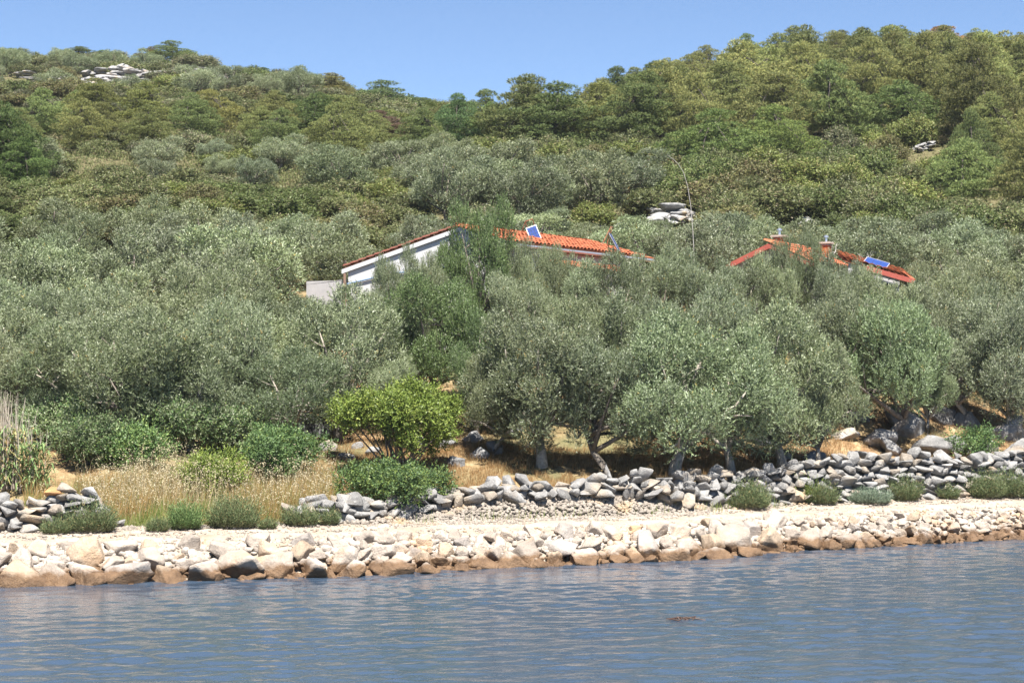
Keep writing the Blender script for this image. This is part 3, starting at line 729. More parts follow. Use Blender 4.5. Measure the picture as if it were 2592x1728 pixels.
SR = [(1000, 640, 125, 80, True, 'dark green bushy tree between the silvery olives'), (1095, 720, 90, 76, True, 'deep green tree shading the gap beside the middle olive'),
      (905, 672, 80, 80, False, 'olive tree below the white gable wall'), (962, 590, 62, 86, False, 'olive tree leaning against the white gable'), (925, 572, 60, 87, False, 'slim olive tree crossing the white fascia of the gable'), (890, 668, 55, 85, False, 'small olive tree at the foot of the white gable'),
      (1090, 460, 85, 86.5, True, 'tallest olive tree, standing before the ridge of the house'), (1020, 565, 70, 87.5, True, 'green tree hiding the middle of the white gable'),
      (1190, 630, 85, 82, False, 'silvery olive tree below the orange roof'), (1185, 548, 58, 87.5, False, 'reddish twiggy olive tree touching the orange roof edge'),
      (1285, 568, 52, 87, False, 'thin olive tree in front of the solar panel stand'), (1228, 574, 46, 87, False, 'slim olive tree left of the solar panel stand'), (1330, 600, 66, 84.5, False, 'olive tree below the roof gutter'),
      (1420, 582, 85, 84.5, False, 'silvery olive tree right of the roof gutter'), (1500, 570, 85, 87, False, 'olive tree at the right-hand end of the orange roof'),
      (1480, 680, 110, 77, False, 'olive tree in the second row behind the pale bent trunk'), (1350, 690, 100, 77.5, False, 'olive tree in the second row behind the round one'),
      (1620, 580, 95, 87, False, 'round olive tree at the foot of the bent mast'), (1650, 660, 110, 79, False, 'olive tree in the second row left of the wall step'),
      (1712, 596, 70, 88, False, 'olive tree left of the red fascia'), (1838, 535, 52, 89.5, False, 'olive tree between the two brick chimneys'), (1808, 566, 44, 90, False, 'slim olive tree in front of the larger chimney'),
      (1930, 582, 66, 88, False, 'olive tree below the smaller chimney'), (1768, 588, 62, 88, False, 'olive tree below the red fascia'),
      (1900, 660, 100, 81, False, 'wide olive tree below the small chimney'), (2010, 622, 85, 87, False, 'olive tree below the blue roof panel'),
      (2130, 655, 95, 87.5, False, 'olive tree right of the blue roof panel'), (2230, 625, 95, 91, False, 'pale olive tree above the grey twiggy one'),
      (2340, 640, 95, 88, False, 'olive tree at the edge above the rock ledges'), (2170, 600, 80, 97, False, 'olive tree behind the panel roof end')]
for dx, tp, hw, Y, gr, ds_ in SR: olive(dx, tp, hw, Y, G2, ds_, None, None, gr)

# house footprints to keep clear (x, y, radius)
HOUSES = [(at(1165, 92), 93, 5.0), (at(1330, 97), 97, 5.5), (at(1480, 103), 103, 5), (at(980, 94), 95, 4.5), (at(2000, 97), 98, 4.6), (at(2190, 97), 98, 4.6), (at(2100, 97), 99, 4.6)]
LIM = [(810, 985, 752), (985, 1250, 620), (1250, 1620, 662), (1880, 1975, 650), (1975, 2120, 640), (2120, 2330, 722)]    # nothing nearer than the houses may rise above these rows there
def scatter(px0, px1, Y0, Y1, space, count, r, tries=6000, topfun=None):
    out = []
    for _ in range(tries):
        if len(out) >= count: break
        Y = math.sqrt(r.uniform(Y0**2, Y1**2)); px = r.uniform(px0, px1); x = at(px, Y)
        if any((x-a)**2+(Y-b)**2 < (c+.55*space)**2 for a, b, c in HOUSES): continue
        if any((x-a)**2+(Y-b)**2 < (.5*space+.5*c)**2 for a, b, c in SPOTS): continue
        SPOTS.append((x, Y, space)); out.append((px, Y))
    return out
def plant_olives(pts, pool, hr, wr_, group, desc, r, toplim=None):
    for px, Y in pts:
        h = r.uniform(*hr); w = r.uniform(*wr_)
        x = at(px, Y); z0 = gz(x, Y); hw = w*F/Y; lim = None
        if Y < 97:
            for a, b, yl in LIM:
                if px+hw > a and px-hw < b: lim = max(lim or 0, yl)
        if toplim: lim = max(lim or 0, toplim(px, Y))
        if lim is not None: h = min(h, CAMZ+(HZ-lim)*Y/F-z0)
        if h < 1.6: continue
        w = min(w, .66*h)
        g = r.uniform(.8, 1.22)
        put_tree('olive_tree', pool[r.integers(len(pool))], px, Y, h, w, group, desc, 'olive tree', (g*r.uniform(.96, 1.05), g, g*r.uniform(.9, 1.06)), r=r)
r4 = np.random.default_rng(83)
plant_olives(scatter(-90, 860, 77.5, 86, 3.9, 40, r4), OL_NEAR, (4.2, 5.3), (2.0, 2.7), 'third row of olives on the left', 'olive tree in the grove just above the front row', r4)
plant_olives(scatter(-110, 900, 86, 97, 4.2, 45, r4), OL_FAR, (4.2, 5.3), (2.1, 2.8), 'middle of the left-hand grove', 'silvery olive tree in the middle of the left grove', r4)
plant_olives(scatter(-130, 1080, 97, 114, 4.6, 60, r4), OL_FAR, (4.0, 5.2), (2.0, 2.7), 'top of the left-hand grove', 'pale olive tree at the upper edge of the left grove', r4, lambda px, Y: float(np.interp(px, [-100, 150, 470, 700, 1100], [520, 520, 500, 545, 560]))-8)
plant_olives(scatter(1060, 2720, 106, 121, 4.0, 46, r4), OL_FAR, (3.4, 4.6), (2.0, 2.8), 'olives behind the houses', 'silver grey olive tree in the row behind the houses', r4, lambda px, Y: 545+15*math.sin(px*.013)+r4.uniform(-6, 16))
plant_olives(scatter(2120, 2720, 86, 106, 3.8, 22, r4), OL_FAR, (3.8, 4.8), (2.0, 2.6), 'olives on the right', 'olive tree on the slope right of the blue panel roof', r4, lambda px, Y: 600)
plant_olives(scatter(1630, 2000, 99, 107, 3.8, 7, r4), OL_FAR, (3.4, 4.2), (1.9, 2.4), 'olives between the houses', 'olive tree between the orange roof and the chimneys', r4, lambda px, Y: 570)
plant_olives(scatter(85, 1130, 137, 161, 4.3, 60, r4), OL_FAR, (3.6, 5.0), (2.4, 3.3), 'upper olive grove', 'pale olive tree in the upper grove below the pine belt', r4, lambda px, Y: 340+r4.uniform(-15, 75)+(0 if Y > 148 else 20))
plant_olives(scatter(1130, 1600, 128, 143, 4.4, 17, r4), OL_FAR, (3.8, 5.0), (2.3, 3.1), 'olives on the middle slope', 'pale olive tree among green shrubs on the middle slope', r4)
plant_olives(scatter(-60, 760, 214, 262, 6.5, 30, r4), OL_FAR, (2.6, 3.8), (2.2, 3.4), 'wild olives below the crest', 'greyish wild olive on the hillside below the crest', r4)

# pines
r5 = np.random.default_rng(85)
SKY_X = [-100, 0, 170, 300, 440, 500, 640, 760, 850, 930, 1080, 1120, 1200, 1300, 1500, 1560, 1700, 1760, 1850, 1900, 2060, 2300, 2592, 2800]
SKY_Y = [138, 138, 140, 145, 145, 152, 178, 205, 225, 235, 268, 262, 245, 212, 208, 182, 162, 130, 114, 100, 78, 74, 88, 90]
def sky_h(px, Y, jit): return h_for(px, Y, float(np.interp(px, SKY_X, SKY_Y))+jit)
def pine(px, Y, h, w, group, desc, tint=None):
    if tint is None: h = min(h, sky_h(px, Y, r5.uniform(-16, 34)))
    if h < 1.8: return None
    if tint is None: w = min(w, .52*h)
    if tint is None:
        g = r5.uniform(.72, 1.25); q = r5.random(); tint = (g*(1.08 if q < .45 else 1.0 if q < .8 else .88), g, g*.98)
    SPOTS.append((at(px, Y), Y, w*1.2))
    return put_tree('pine_tree', PINES[r5.integers(len(PINES))], px, Y, h, w, group, desc, 'pine tree', tint, r=r5)
for px, Y, top, w, ds_, tint in [
    (10, 136, 262, 2.9, 'big dark pine cut off by the picture edge beside the upper grove', (.5, .66, .55)), (-45, 138, 262, 2.9, 'second dark pine at the picture edge', (.5, .66, .55)), (48, 134, 350, 2.0, 'low dark pine at the picture edge', (.5, .68, .55)),
    (225, 178, 200, 2.7, 'tall golden pine, highest of the pine belt', (1.05, 1, .85)), (355, 178, 210, 2.3, 'pointed golden pine second in the pine belt', (1.02, 1, .85)),
    (540, 179, 226, 2.5, 'golden brown pine in the middle of the pine belt', (1.12, .98, .9)), (800, 178, 236, 3.3, 'broad dark pine near the end of the pine belt', (.72, .9, .85)), (735, 192, 262, 2.6, 'yellowish pine beside the broad dark one', (1.1, 1, .9)),
    (985, 235, 203, 4.0, 'lone dark domed pine on the saddle skyline', (.62, .76, .85)), (1060, 228, 246, 3.0, 'small round pine right of the domed pine', (.85, .95, .8)), (905, 226, 248, 3.0, 'yellow green pine left of the domed pine', (1, 1, .85)),
    (930, 186, 300, 2.8, 'yellow green pine in front of the saddle', (.95, 1, .85)),
    (1165, 178, 238, 2.6, 'dark blue green pine at the foot of the wooded hill', (.45, .66, .7)), (1225, 178, 262, 2.4, 'loose green pine beside the dark blue green one', (.72, .9, .8)),
    (1320, 176, 196, 3.8, 'big pale pine where the wooded hill meets the sky', (.98, 1, 1)), (1400, 174, 215, 4.0, 'wide dark pine on the lower wooded hill', (.7, .82, .8)), (1500, 176, 208, 3.8, 'pale golden pine on the lower wooded hill', (1.05, 1, .95)),
    (1820, 158, 275, 3.9, 'broad dark green pine standing forward on the wooded slope', (.7, .85, .75)), (1985, 160, 268, 3.0, 'bright green pine right of the broad dark one', (.85, .98, .8)),
    (2130, 176, 262, 3.4, 'golden pine halfway up the wooded hill', (1.08, 1, .9)), (2290, 172, 205, 3.6, 'dark tiered pine on the right-hand hill', (.62, .76, .7)),
    (1895, 232, 84, 2.0, 'small pine standing up on the hill skyline', (.7, .84, .8)), (1565, 205, 172, 2.6, 'dark flat topped pine on the skyline', (.65, .76, .75)), (440, 282, 105, 3.4, 'tiered pine on the crest of the left hill', (.8, .9, .9)),
    (385, 284, 118, 2.2, 'small brownish pine on the crest of the left hill', (1.1, .85, .9)), (200, 280, 118, 3.2, 'rounded yellowish pine on the left hill crest', (.95, 1, .8)), (265, 284, 125, 2.0, 'narrow pine on the left hill crest', (.7, .9, .8)),
    (815, 262, 185, 3.4, 'brownish round pine at the end of the left crest', (1.05, .88, .95)), (760, 268, 190, 2.6, 'green pine next to the brownish crest pine', (.7, .9, .8)), (660, 284, 172, 2.2, 'dark small pine on the descending crest', (.6, .75, .8)), (30, 284, 122, 3.0, 'dark pine at the left end of the crest', (.65, .8, .7))]:
    pine(px, Y, h_for(px, Y, top), w, 'notable pines', ds_, tint)
pine(975, 186, h_for(975, 186, 280), 2.6, 'dead pines', 'dead reddish brown pine below the saddle', (1.05, .62, 1.25))
pine(1005, 184, h_for(1005, 184, 320), 2.0, 'dead pines', 'half dead brownish pine beside the reddish one', (1.05, .75, 1.1))
pine(2385, 240, h_for(2385, 240, 64), 4.4, 'dead pines', 'rust coloured pine crown on the skyline of the wooded hill', (1.75, .95, 1.0))
pine(2492, 238, h_for(2492, 238, 88), 1.5, 'dead pines', 'small rust coloured pine top at the right of the skyline', (1.75, .95, 1.0))
for px, Y in scatter(-100, 1100, 163, 184, 4.8, 40, r5): pine(px, Y, min(r5.uniform(4.5, 7.0), h_for(px, Y, 222+r5.uniform(0, 70))), r5.uniform(2.2, 3.2), 'pine belt', 'golden green pine in the belt above the upper olive grove')
def hill_pines(px0, px1, Y0, Y1, sp, cnt, group, desc, hr=(6.2, 8.8), wr_=(2.8, 3.9)):
    for px, Y in scatter(px0, px1, Y0, Y1, sp, cnt, r5): pine(px, Y, r5.uniform(*hr), r5.uniform(*wr_), group, desc)
hill_pines(1110, 1560, 172, 205, 5.6, 20, 'pines on the lower wooded hill', 'pine on the lower left flank of the wooded hill')
hill_pines(1540, 2700, 166, 186, 5.8, 26, 'pines of the lowest rank', 'pine in the lowest rank of the wooded hill')
hill_pines(1540, 2700, 186, 210, 5.8, 38, 'pines of the middle rank', 'pine in the middle rank of the wooded hill')
hill_pines(1560, 2700, 210, 252, 5.6, 60, 'pines of the top rank', 'pine in the top rank of the wooded hill', (4.8, 6.4), (2.4, 3.5))
hill_pines(2440, 2700, 140, 165, 4.6, 8, 'pines at the right edge', 'pine low on the slope at the picture edge', (5, 6.5), (2, 2.8))

# shrubs of the maquis
r6 = np.random.default_rng(87)
TN = [((1, 1, 1), 'olive green'), ((.75, .85, .7), 'dark green'), ((1.2, 1.25, .9), 'light green'), ((1.12, .98, .98), 'brownish green'), ((1.1, 1.05, 1.35), 'greyish')]
def shrubs(pts, hr, wr_, group, where, wts):
    for px, Y in pts:
        me = SHRUBS[r6.integers(len(SHRUBS))]
        if me.name not in DIM: DIM[me.name] = dims(me)
        H0, W0 = DIM[me.name]; x = at(px, Y); o = link('maquis_shrub', me); o.location = (x, Y, gz(x, Y)-.05); o.rotation_euler = (0, 0, r6.uniform(0, 6.28))
        w = r6.uniform(*wr_); o.scale = (w/W0, w/W0, r6.uniform(*hr)/H0)
        k = r6.choice(5, p=wts); t = np.array(TN[k][0])*r6.uniform(.85, 1.15); o.color = (*t, 1)
        THINGS.append((o, group, f'{TN[k][1]} shrub {where}', px, 'shrub'))
shrubs(scatter(-110, 1130, 116, 136, 2.7, 80, r6), (1.2, 2.0), (1.4, 2.2), 'shrubs of the lower maquis', 'in the brushwood between the two groves', [.4, .2, .15, .2, .05])
shrubs(scatter(-110, 1150, 136, 170, 2.6, 34, r6), (1.2, 2.0), (1.4, 2.2), 'shrubs of the upper grove', 'between the pale olives of the upper grove', [.4, .2, .2, .1, .1])
shrubs(scatter(1000, 1640, 120, 172, 3.3, 70, r6), (1.6, 2.8), (1.5, 2.3), 'shrubs of the middle slope', 'on the middle slope behind the orange roof', [.35, .2, .25, .1, .1])
shrubs(scatter(1560, 2720, 121, 170, 3.2, 100, r6), (1.7, 3.0), (1.5, 2.4), 'shrubs of the wooded slope', 'on the slope below the wooded hill', [.4, .3, .15, .1, .05])
shrubs(scatter(-60, 860, 190, 288, 4.4, 90, r6), (1.4, 2.4), (1.6, 2.8), 'shrubs of the crest', 'near the crest of the distant left hill', [.3, .25, .1, .15, .2])
shrubs(scatter(800, 1160, 190, 286, 4.6, 32, r6), (1.6, 2.6), (1.8, 2.8), 'shrubs of the saddle', 'on the saddle between the two hills', [.35, .25, .2, .1, .1])

# low undergrowth that nobody could count: one mass
def undergrowth(n, areas, seed, L, W, pal):
    r = np.random.default_rng(seed); B = []
    for px0, px1, Y0, Y1, wgt in areas:
        m = int(n*wgt); Y = np.sqrt(r.uniform(Y0**2, Y1**2, m)); px = r.uniform(px0, px1, m); X = (px-CX)*Y/F
        keep = smoothnoise(X, Y, 77, 2.4)+.5*smoothnoise(X, Y, 78, .8) > (-1.2 if Y1 == 215 else -.45); B.append(np.stack([X, Y], 1)[keep])
    B = np.concatenate(B); m = len(B)
    hz = .55+.45*smoothnoise(B[:, 0], B[:, 1], 79, 1.3)
    Z = ground(B[:, 0], B[:, 1])+r.random(m)*hz*.9
    base = np.stack([B[:, 0], B[:, 1], Z], 1); d = unit(r.normal(size=(m, 3))+np.array([0, 0, .9]))
    p = np.array([q[:3] for q in pal]); w = np.array([q[3] for q in pal]); c = p[r.choice(len(p), size=m, p=w/w.sum())]*r.uniform(.75, 1.2, (m, 1))
    return leaves_mesh('undergrowth', base, d, L*r.uniform(.6, 1.3, m), W*r.uniform(.6, 1.3, m), c, r, M_grass)
ug = link('undergrowth', undergrowth(170000, [(-110, 2720, 116, 150, .32), (1100, 2720, 150, 200, .2), (-110, 1150, 135, 215, .75), (-110, 1150, 215, 292, .2)], 91, .24, .085, MAQ_PAL+[(.30, .26, .14, .8)]))
tag(ug, 'low green and brown undergrowth covering the hillside between the shrubs', 'undergrowth', kind='stuff')

# ------------------------------------------------------------------ shore plants
r7 = np.random.default_rng(95)
def bush(name, label, px, Y, w, h, pal, seed, n=2600, per=9, L=.10, W=.05, up=.5, stems=0, base=0.25, lr=.42, cat='shrub', lift=0.0):
    r = np.random.default_rng(seed); x = at(px, Y); root = empty(name, (x, Y, gz(x, Y)))
    C, S = lobes(r, 20, np.array([0, 0, base*h+(.5-.5*base)*h]), np.array([w*.86, w*.7, (.5-.5*base)*h*.88]), lr, max(.08, base*h*.9), (.3, 1.12), .9, .7); S = S*r.uniform(.6, 1.25, (len(S), 1))
    ex = []; es = []
    for q in range(26):
        c = C[r.integers(len(C))]; dv = unit(c-np.array([0, 0, .3*h])+r.normal(0, .35, 3)*w+np.array([0, 0, .4])); e = r.uniform(.08, .22); ex.append(c+dv*r.uniform(.35, .75)*lr*1.25); es.append([e, e, e*1.6])
    C = np.concatenate([C, np.array(ex)]); S = np.concatenate([S, np.array(es)])
    me = spray_crown('foliage', r, C, S, n, per, L, W, pal, M_shrub, up=up, spraylen=.42, spread=.7, inner=.25)
    link('foliage', me, root)
    if stems:
        mb = MB()
        for k in range(stems):
            tg = C[r.integers(len(C))]; s = np.array([r.normal(0, w*.14), r.normal(0, w*.1), -.1]); m = np.array([tg[0]*.45, tg[1]*.45, tg[2]*.5])+r.normal(0, .08, 3)
            P = curve3(s, m, tg, 7); mb.tube(P, np.linspace(.045, .012, 7), 5)
        mb.build('stems', M_bark, root, True)
    tag(root, label, cat); return root
bush('lime_shrub', 'tall lime green shrub with bare dark stems above the tumbled wall', 1012, 69.2, 2.5, 3.7, LIME_PAL, 301, n=5600, per=9, L=.105, W=.058, stems=22, base=.16, lr=.5)
bush('mastic_bush', 'dark green dome shaped mastic bush behind the dry grass', 705, 67.5, 1.75, 1.75, MASTIC_PAL, 302, n=3400, stems=5, base=.05)
bush('light_green_bush', 'low light yellow green bush left of the dark mastic bush', 545, 66.0, 1.35, 1.25, LIME_PAL[1:]+[(.2, .26, .05, 4)], 303, n=2200, stems=4, base=.05, L=.09, W=.04)
bush('mastic_bush', 'low wide green bush spreading over the tumbled wall below the lime shrub', 1000, 65.7, 2.3, .95, MASTIC_PAL+[(.2, .27, .06, 2)], 304, n=3200, stems=4, base=.05)
bush('bramble_bush', 'green bramble bush between the reeds and the dry grass', 225, 68.0, 1.6, 1.2, MASTIC_PAL+OLIVE_PAL[:3], 305, n=3000, stems=4, base=.05)
bush('bramble_bush', 'small green bramble right behind the stone wall stub', 340, 67.6, 1.0, 1.0, MASTIC_PAL+[(.17, .24, .07, 3)], 306, n=1500, stems=3, base=.05)
bush('bramble_bush', 'wide dark bramble thicket under the silvery olives behind the dry grass', 420, 70.0, 1.9, 1.5, MASTIC_PAL+OLIVE_PAL[:3], 311, n=3000, stems=4, base=.03)
bush('bramble_bush', 'dusty green bramble thicket left of the wide dark one', 130, 70.0, 1.7, 1.7, MASTIC_PAL+OLIVE_PAL[:3], 312, n=2400, stems=4, base=.03)
bush('bramble_bush', 'dusty bramble at the foot of the upright pale olive', 610, 71.0, 1.5, 1.3, MASTIC_PAL+OLIVE_PAL[:4], 313, n=2200, stems=4, base=.03)
bush('green_seedling', 'little green bush under the dark olive beside the rock ledge', 2185, 83.5, .9, .8, MASTIC_PAL, 307, n=900, stems=3, base=.05)
bush('green_seedling', 'little green bush beside the boulders near the right edge', 2470, 79.5, .8, .8, MASTIC_PAL, 308, n=800, stems=3, base=.05)
bush('green_seedling', 'dark green bush in the shade right of the ledge', 2330, 85.5, 1.3, .8, MASTIC_PAL, 309, n=900, stems=3, base=.05)

def tuft(label, px, d, w, h, pal, seed, n=900, name='herb_tuft', cat='herb'):
    """dome of stiff upright needle-leaved shoots"""
    r = np.random.default_rng(seed); x = at(px, 64.); x = at(px, float(shore(np.array(x)))+d); y = float(shore(np.array(x)))+d
    root = empty(name, (x, y, gz(x, y)))
    a = r.uniform(0, 6.28, n); q = np.sqrt(r.random(n)); bx = q*np.cos(a)*w*.75; by = q*np.sin(a)*w*.55
    dirv = unit(np.stack([np.cos(a)*q*.55, np.sin(a)*q*.45, np.ones(n)], 1)+r.normal(0, .2, (n, 3)))
    Lh = h*(1-.5*q**2)*r.uniform(.4, 1.15, n)*(1+.25*np.sin(a*3+seed)*q); per = 7
    t = np.linspace(.1, 1, per)[None, :]*np.ones((n, 1)); base = np.stack([bx, by, np.zeros(n)], 1)[:, None]+dirv[:, None]*(t*Lh[:, None])[..., None]
    ld = unit(dirv[:, None]*1.0+r.normal(size=(n, per, 3))*.45); m = n*per
    pl = np.array([p[:3] for p in pal]); wt = np.array([p[3] for p in pal]); c = pl[r.choice(len(pl), size=m, p=wt/wt.sum())]*r.uniform(.8, 1.2, (m, 1))
    low = (t.ravel() < .3); c[low] = c[low]*.6+np.array([.12, .09, .06])*.4
    link('shoots', leaves_mesh('shoots', base.reshape(-1, 3), ld.reshape(-1, 3), .15*r.uniform(.6, 1.2, m), np.full(m, .022), c, r, M_grass), root)
    mb = MB()
    for k in range(14):
        j = r.integers(n); b0 = np.array([bx[j]*.5, by[j]*.5, -.03]); mb.tube([b0, b0+dirv[j]*Lh[j]*.5], [.012, .005], 4)
    mb.build('woody_base', M_bark, root)
    tag(root, label, cat); return root
HERB = [(.145, .185, .085, 4), (.10, .14, .06, 3), (.205, .235, .115, 2), (.29, .25, .12, .9)]
GREY = [(.22, .275, .20, 4), (.17, .225, .15, 3), (.30, .335, .235, 1)]
for k, (lab, dx, d, w, h, pal, n) in enumerate([
    ('bushy green herb growing against the right end of the stone wall stub', 208, 4.2, .85, .95, HERB, 1300), ('small thin herb at the foot of the stone wall stub', 125, 3.9, .45, .5, HERB, 350),
    ('fresh green round herb tuft at the edge of the dry grass', 425, 4.3, .5, .85, [(.16, .24, .09, 4), (.11, .18, .06, 3), (.24, .3, .12, 1)], 900), ('widest green herb tuft below the dry grass', 535, 4.4, .85, 1.0, HERB, 1500),
    ('tiny herb tuft left of the round green one', 362, 4.0, .35, .4, HERB, 300), ('low brownish herb tuft in front of the tumbled wall end', 690, 4.5, .6, .62, HERB, 800), ('small herb tuft right beside the tumbled wall end', 755, 4.5, .35, .5, HERB, 380),
    ('small pale herb tuft on the path edge below the light green bush', 615, 4.0, .3, .3, HERB, 220),
    ('broad green rosemary tuft in front of the wall step', 1715, 4.6, 1.0, .95, HERB, 1700), ('dark brownish rosemary tuft right of the wall step', 1893, 4.6, .6, .85, HERB, 900), ('low grey green cushion plant in front of the tall wall', 2005, 4.4, .95, .55, GREY, 1300),
    ('spiky green tuft beside the grey cushion plant', 2088, 4.6, .65, .95, HERB, 1000), ('small brownish tuft in front of the tall wall', 2195, 4.6, .4, .55, HERB, 450), ('tall bushy green tuft near the right edge', 2285, 4.5, .8, 1.05, HERB, 1400), ('last green tuft cut by the right edge', 2345, 4.4, .7, 1.1, HERB, 1200),
    ('yellowish sprig at the step of the stone wall', 1862, 4.95, .2, 1.1, LIME_PAL, 200)]):
    tuft(lab, dx*D, d, w, h, pal, 400+k, n)

# reeds at the left edge
def reeds(label, px, Y, w, n_stem, n_leaf, hh, seed):
    r = np.random.default_rng(seed); x = at(px, Y); root = empty('reed_clump', (x, Y, gz(x, Y))); mb = MB(); Vv = []; cc = []
    for k in range(n_stem):
        bx, by = r.normal(0, w*.5), r.normal(0, w*.35); h = hh*r.uniform(.55, 1.0); tl = r.normal(0, .06, 2)
        mb.tube([(bx, by, -.05), (bx+tl[0]*h*.5, by+tl[1]*h*.5, h*.5), (bx+tl[0]*h*1.3, by+tl[1]*h, h)], [.016, .013, .005], 4)
    mb.build('cane', M_cane, root)
    for k in range(n_leaf):
        bx, by = r.normal(0, w*.55), r.normal(0, w*.4); z0 = r.uniform(.0, hh*.55); a = r.uniform(0, 6.28); L = r.uniform(.5, .95); wd = r.uniform(.018, .034)
        dr = np.array([math.cos(a), math.sin(a), 0]); sd = np.array([-math.sin(a), math.cos(a), 0])*wd; c0 = np.array([bx, by, z0])
        P = [c0+dr*(L*t*.7)+np.array([0, 0, L*(1.0*t-.9*t*t*r.uniform(.6, 1.2))]) for t in (0, .33, .66, 1)]
        wv = (.6, 1, .8, .05); col = np.array([.17, .25, .10])*r.uniform(.7, 1.4) if r.random() < .75 else np.array([.42, .36, .16])
        for p, q in zip(P, wv): Vv += [p+sd*q, p-sd*q]; cc += [col, col]
    idx = np.arange(n_leaf)[:, None]*8; q = np.concatenate([np.concatenate([idx+2*j, idx+2*j+1, idx+2*j+3, idx+2*j+2], 1) for j in range(3)])
    link('leaves', np_mesh('reed_leaves', np.array(Vv), q, M_grass, cols=np.array(cc)), root)
    tag(root, label, 'reeds'); return root
M_cane = plain('dry_cane', (0.40, 0.34, 0.28), 0.8, nscale=5, var=.2)
reeds('tall clump of dry pale reed canes at the left edge', 25, 65.5, .62, 55, 420, 3.3, 501)
reeds('shorter leafy green reeds beside the tall pale canes', 90, 64.8, .45, 16, 300, 2.6, 502)

# dry grass, golden, with seed heads
def grass(name, label, areas, seed, L, wid, pal, heads=0.0, thr=-.35):
    r = np.random.default_rng(seed); P = []
    for px0, px1, d0, d1, m in areas:
        px = r.uniform(px0, px1, m); d = r.uniform(d0, d1, m); X = (px-CX)*66/F; X = (px-CX)*(shore(X)+d)/F; Y = shore(X)+d
        keep = smoothnoise(X, Y, seed, 1.4)+.6*smoothnoise(X, Y, seed+1, .5) > thr; P.append(np.stack([X, Y], 1)[keep])
    P = np.concatenate(P); m = len(P); base = np.stack([P[:, 0], P[:, 1], ground(P[:, 0], P[:, 1])-.02], 1)
    d = unit(np.array([0, 0, 1.0])+r.normal(0, .15, (m, 3))+np.array([.10, 0, 0])); Ls = L*r.uniform(.35, 1.15, m)
    pl = np.array([p[:3] for p in pal]); w = np.array([p[3] for p in pal]); c = pl[r.choice(len(pl), size=m, p=w/w.sum())]*r.uniform(.75, 1.2, (m, 1))
    side = unit(np.cross(d, r.normal(size=(m, 3)))); W = wid*r.uniform(.6, 1.3, m); bend = r.normal(0, .12, (m, 3))*Ls[:, None]; bend[:, 2] = 0
    V = np.empty((m, 4, 3)); V[:, 0] = base-side*W[:, None]; V[:, 1] = base+side*W[:, None]; V[:, 2] = base+d*(Ls*.6)[:, None]+side*(W*.7)[:, None]+bend*.6; V[:, 3] = base+d*Ls[:, None]+bend
    Vs = [V.reshape(-1, 3)]; Cs = [np.repeat(c, 4, 0)]; nq = m
    if heads:
        k = r.random(m) < heads; tip = V[k, 3]; h = len(tip)
        for j in range(3):
            b = tip+r.normal(0, .035, (h, 3)); dd = unit(r.normal(size=(h, 3))+np.array([.3, 0, -.4])); sd = unit(np.cross(dd, r.normal(size=(h, 3))))*.013; q = np.empty((h, 4, 3))
            q[:, 0] = b; q[:, 1] = b+dd*.03+sd; q[:, 2] = b+dd*.065; q[:, 3] = b+dd*.03-sd; Vs.append(q.reshape(-1, 3)); Cs.append(np.tile(np.array([[.52, .45, .30]]), (h*4, 1))); nq += h
    o = link(name, np_mesh(name, np.concatenate(Vs), np.arange(nq*4).reshape(-1, 4), M_grass, cols=np.concatenate(Cs))); tag(o, label, 'grass', kind='stuff'); return o
GOLD = [(.46, .30, .12, 5), (.38, .23, .085, 4), (.50, .39, .20, 2), (.22, .265, .09, 3.5)]
grass('tall_dry_grass', 'tall golden dry grass with seed heads behind the wall stub', [(190, 840, 4.9, 9.5, 24000), (60, 300, 5.6, 9, 3000)], 601, .80, .0065, GOLD, .06, -.12)
grass('wild_oat_stalks', 'thin pale wild oat stalks standing above the dry grass', [(200, 840, 5.2, 9.5, 1500), (330, 520, 7, 10, 500)], 609, 1.35, .007, [(.52, .43, .26, 4), (.42, .32, .16, 2)], 1.0, -2)
grass('fresh_grass', 'fresh green grass among the dry stalks', [(180, 860, 5.0, 9.5, 34000), (-40, 200, 5.3, 8, 3500), (1560, 2000, 4.1, 4.7, 260), (1000, 1500, 4.0, 4.3, 150)], 603, .46, .008, [(.19, .25, .065, 4), (.26, .29, .095, 2), (.33, .30, .12, 1)])
grass('straw_grass', 'short straw coloured grass under the olive trees', [(700, 2140, 6.2, 13, 52000), (2050, 2700, 6.5, 15, 14000), (600, 1300, 8, 18, 12000)], 605, .26, .008, [(.36, .235, .11, 4), (.29, .165, .07, 4), (.42, .32, .17, 1.6)])

# ------------------------------------------------------------------ houses
M_render = plain('white_render', (.60, .59, .58), .9, nscale=1.6, var=.06, bmp=.1)
M_grey = plain('grey_render', (.42, .405, .40), .9, nscale=1.8, var=.10, bmp=.1)
M_white = plain('white_paint', (.62, .62, .62), .6)
M_gutter = plain('zinc_gutter', (.48, .50, .53), .35, .7)
M_pipe = plain('brown_pipe', (.22, .14, .10), .5)
M_blue = plain('blue_hose', (.16, .26, .42), .5)
M_dark = plain('dark_opening', (.02, .02, .022), .4)
M_fascia = plain('red_fascia', (.36, .085, .06), .6, nscale=3, var=.12)
M_rust = plain('rusty_steel', (.26, .085, .045), .8, nscale=14, var=.35)
M_brick = plain('orange_brick', (.52, .15, .045), .85, nscale=10, var=.18)
M_conc = plain('concrete_cap', (.42, .35, .29), .9, nscale=7, var=.15)
M_steel = plain('bright_steel', (.62, .64, .67), .3, .85)
M_alu = plain('aluminium_frame', (.66, .67, .69), .4, .6)
M_black = plain('black_plastic', (.025, .025, .028), .5)
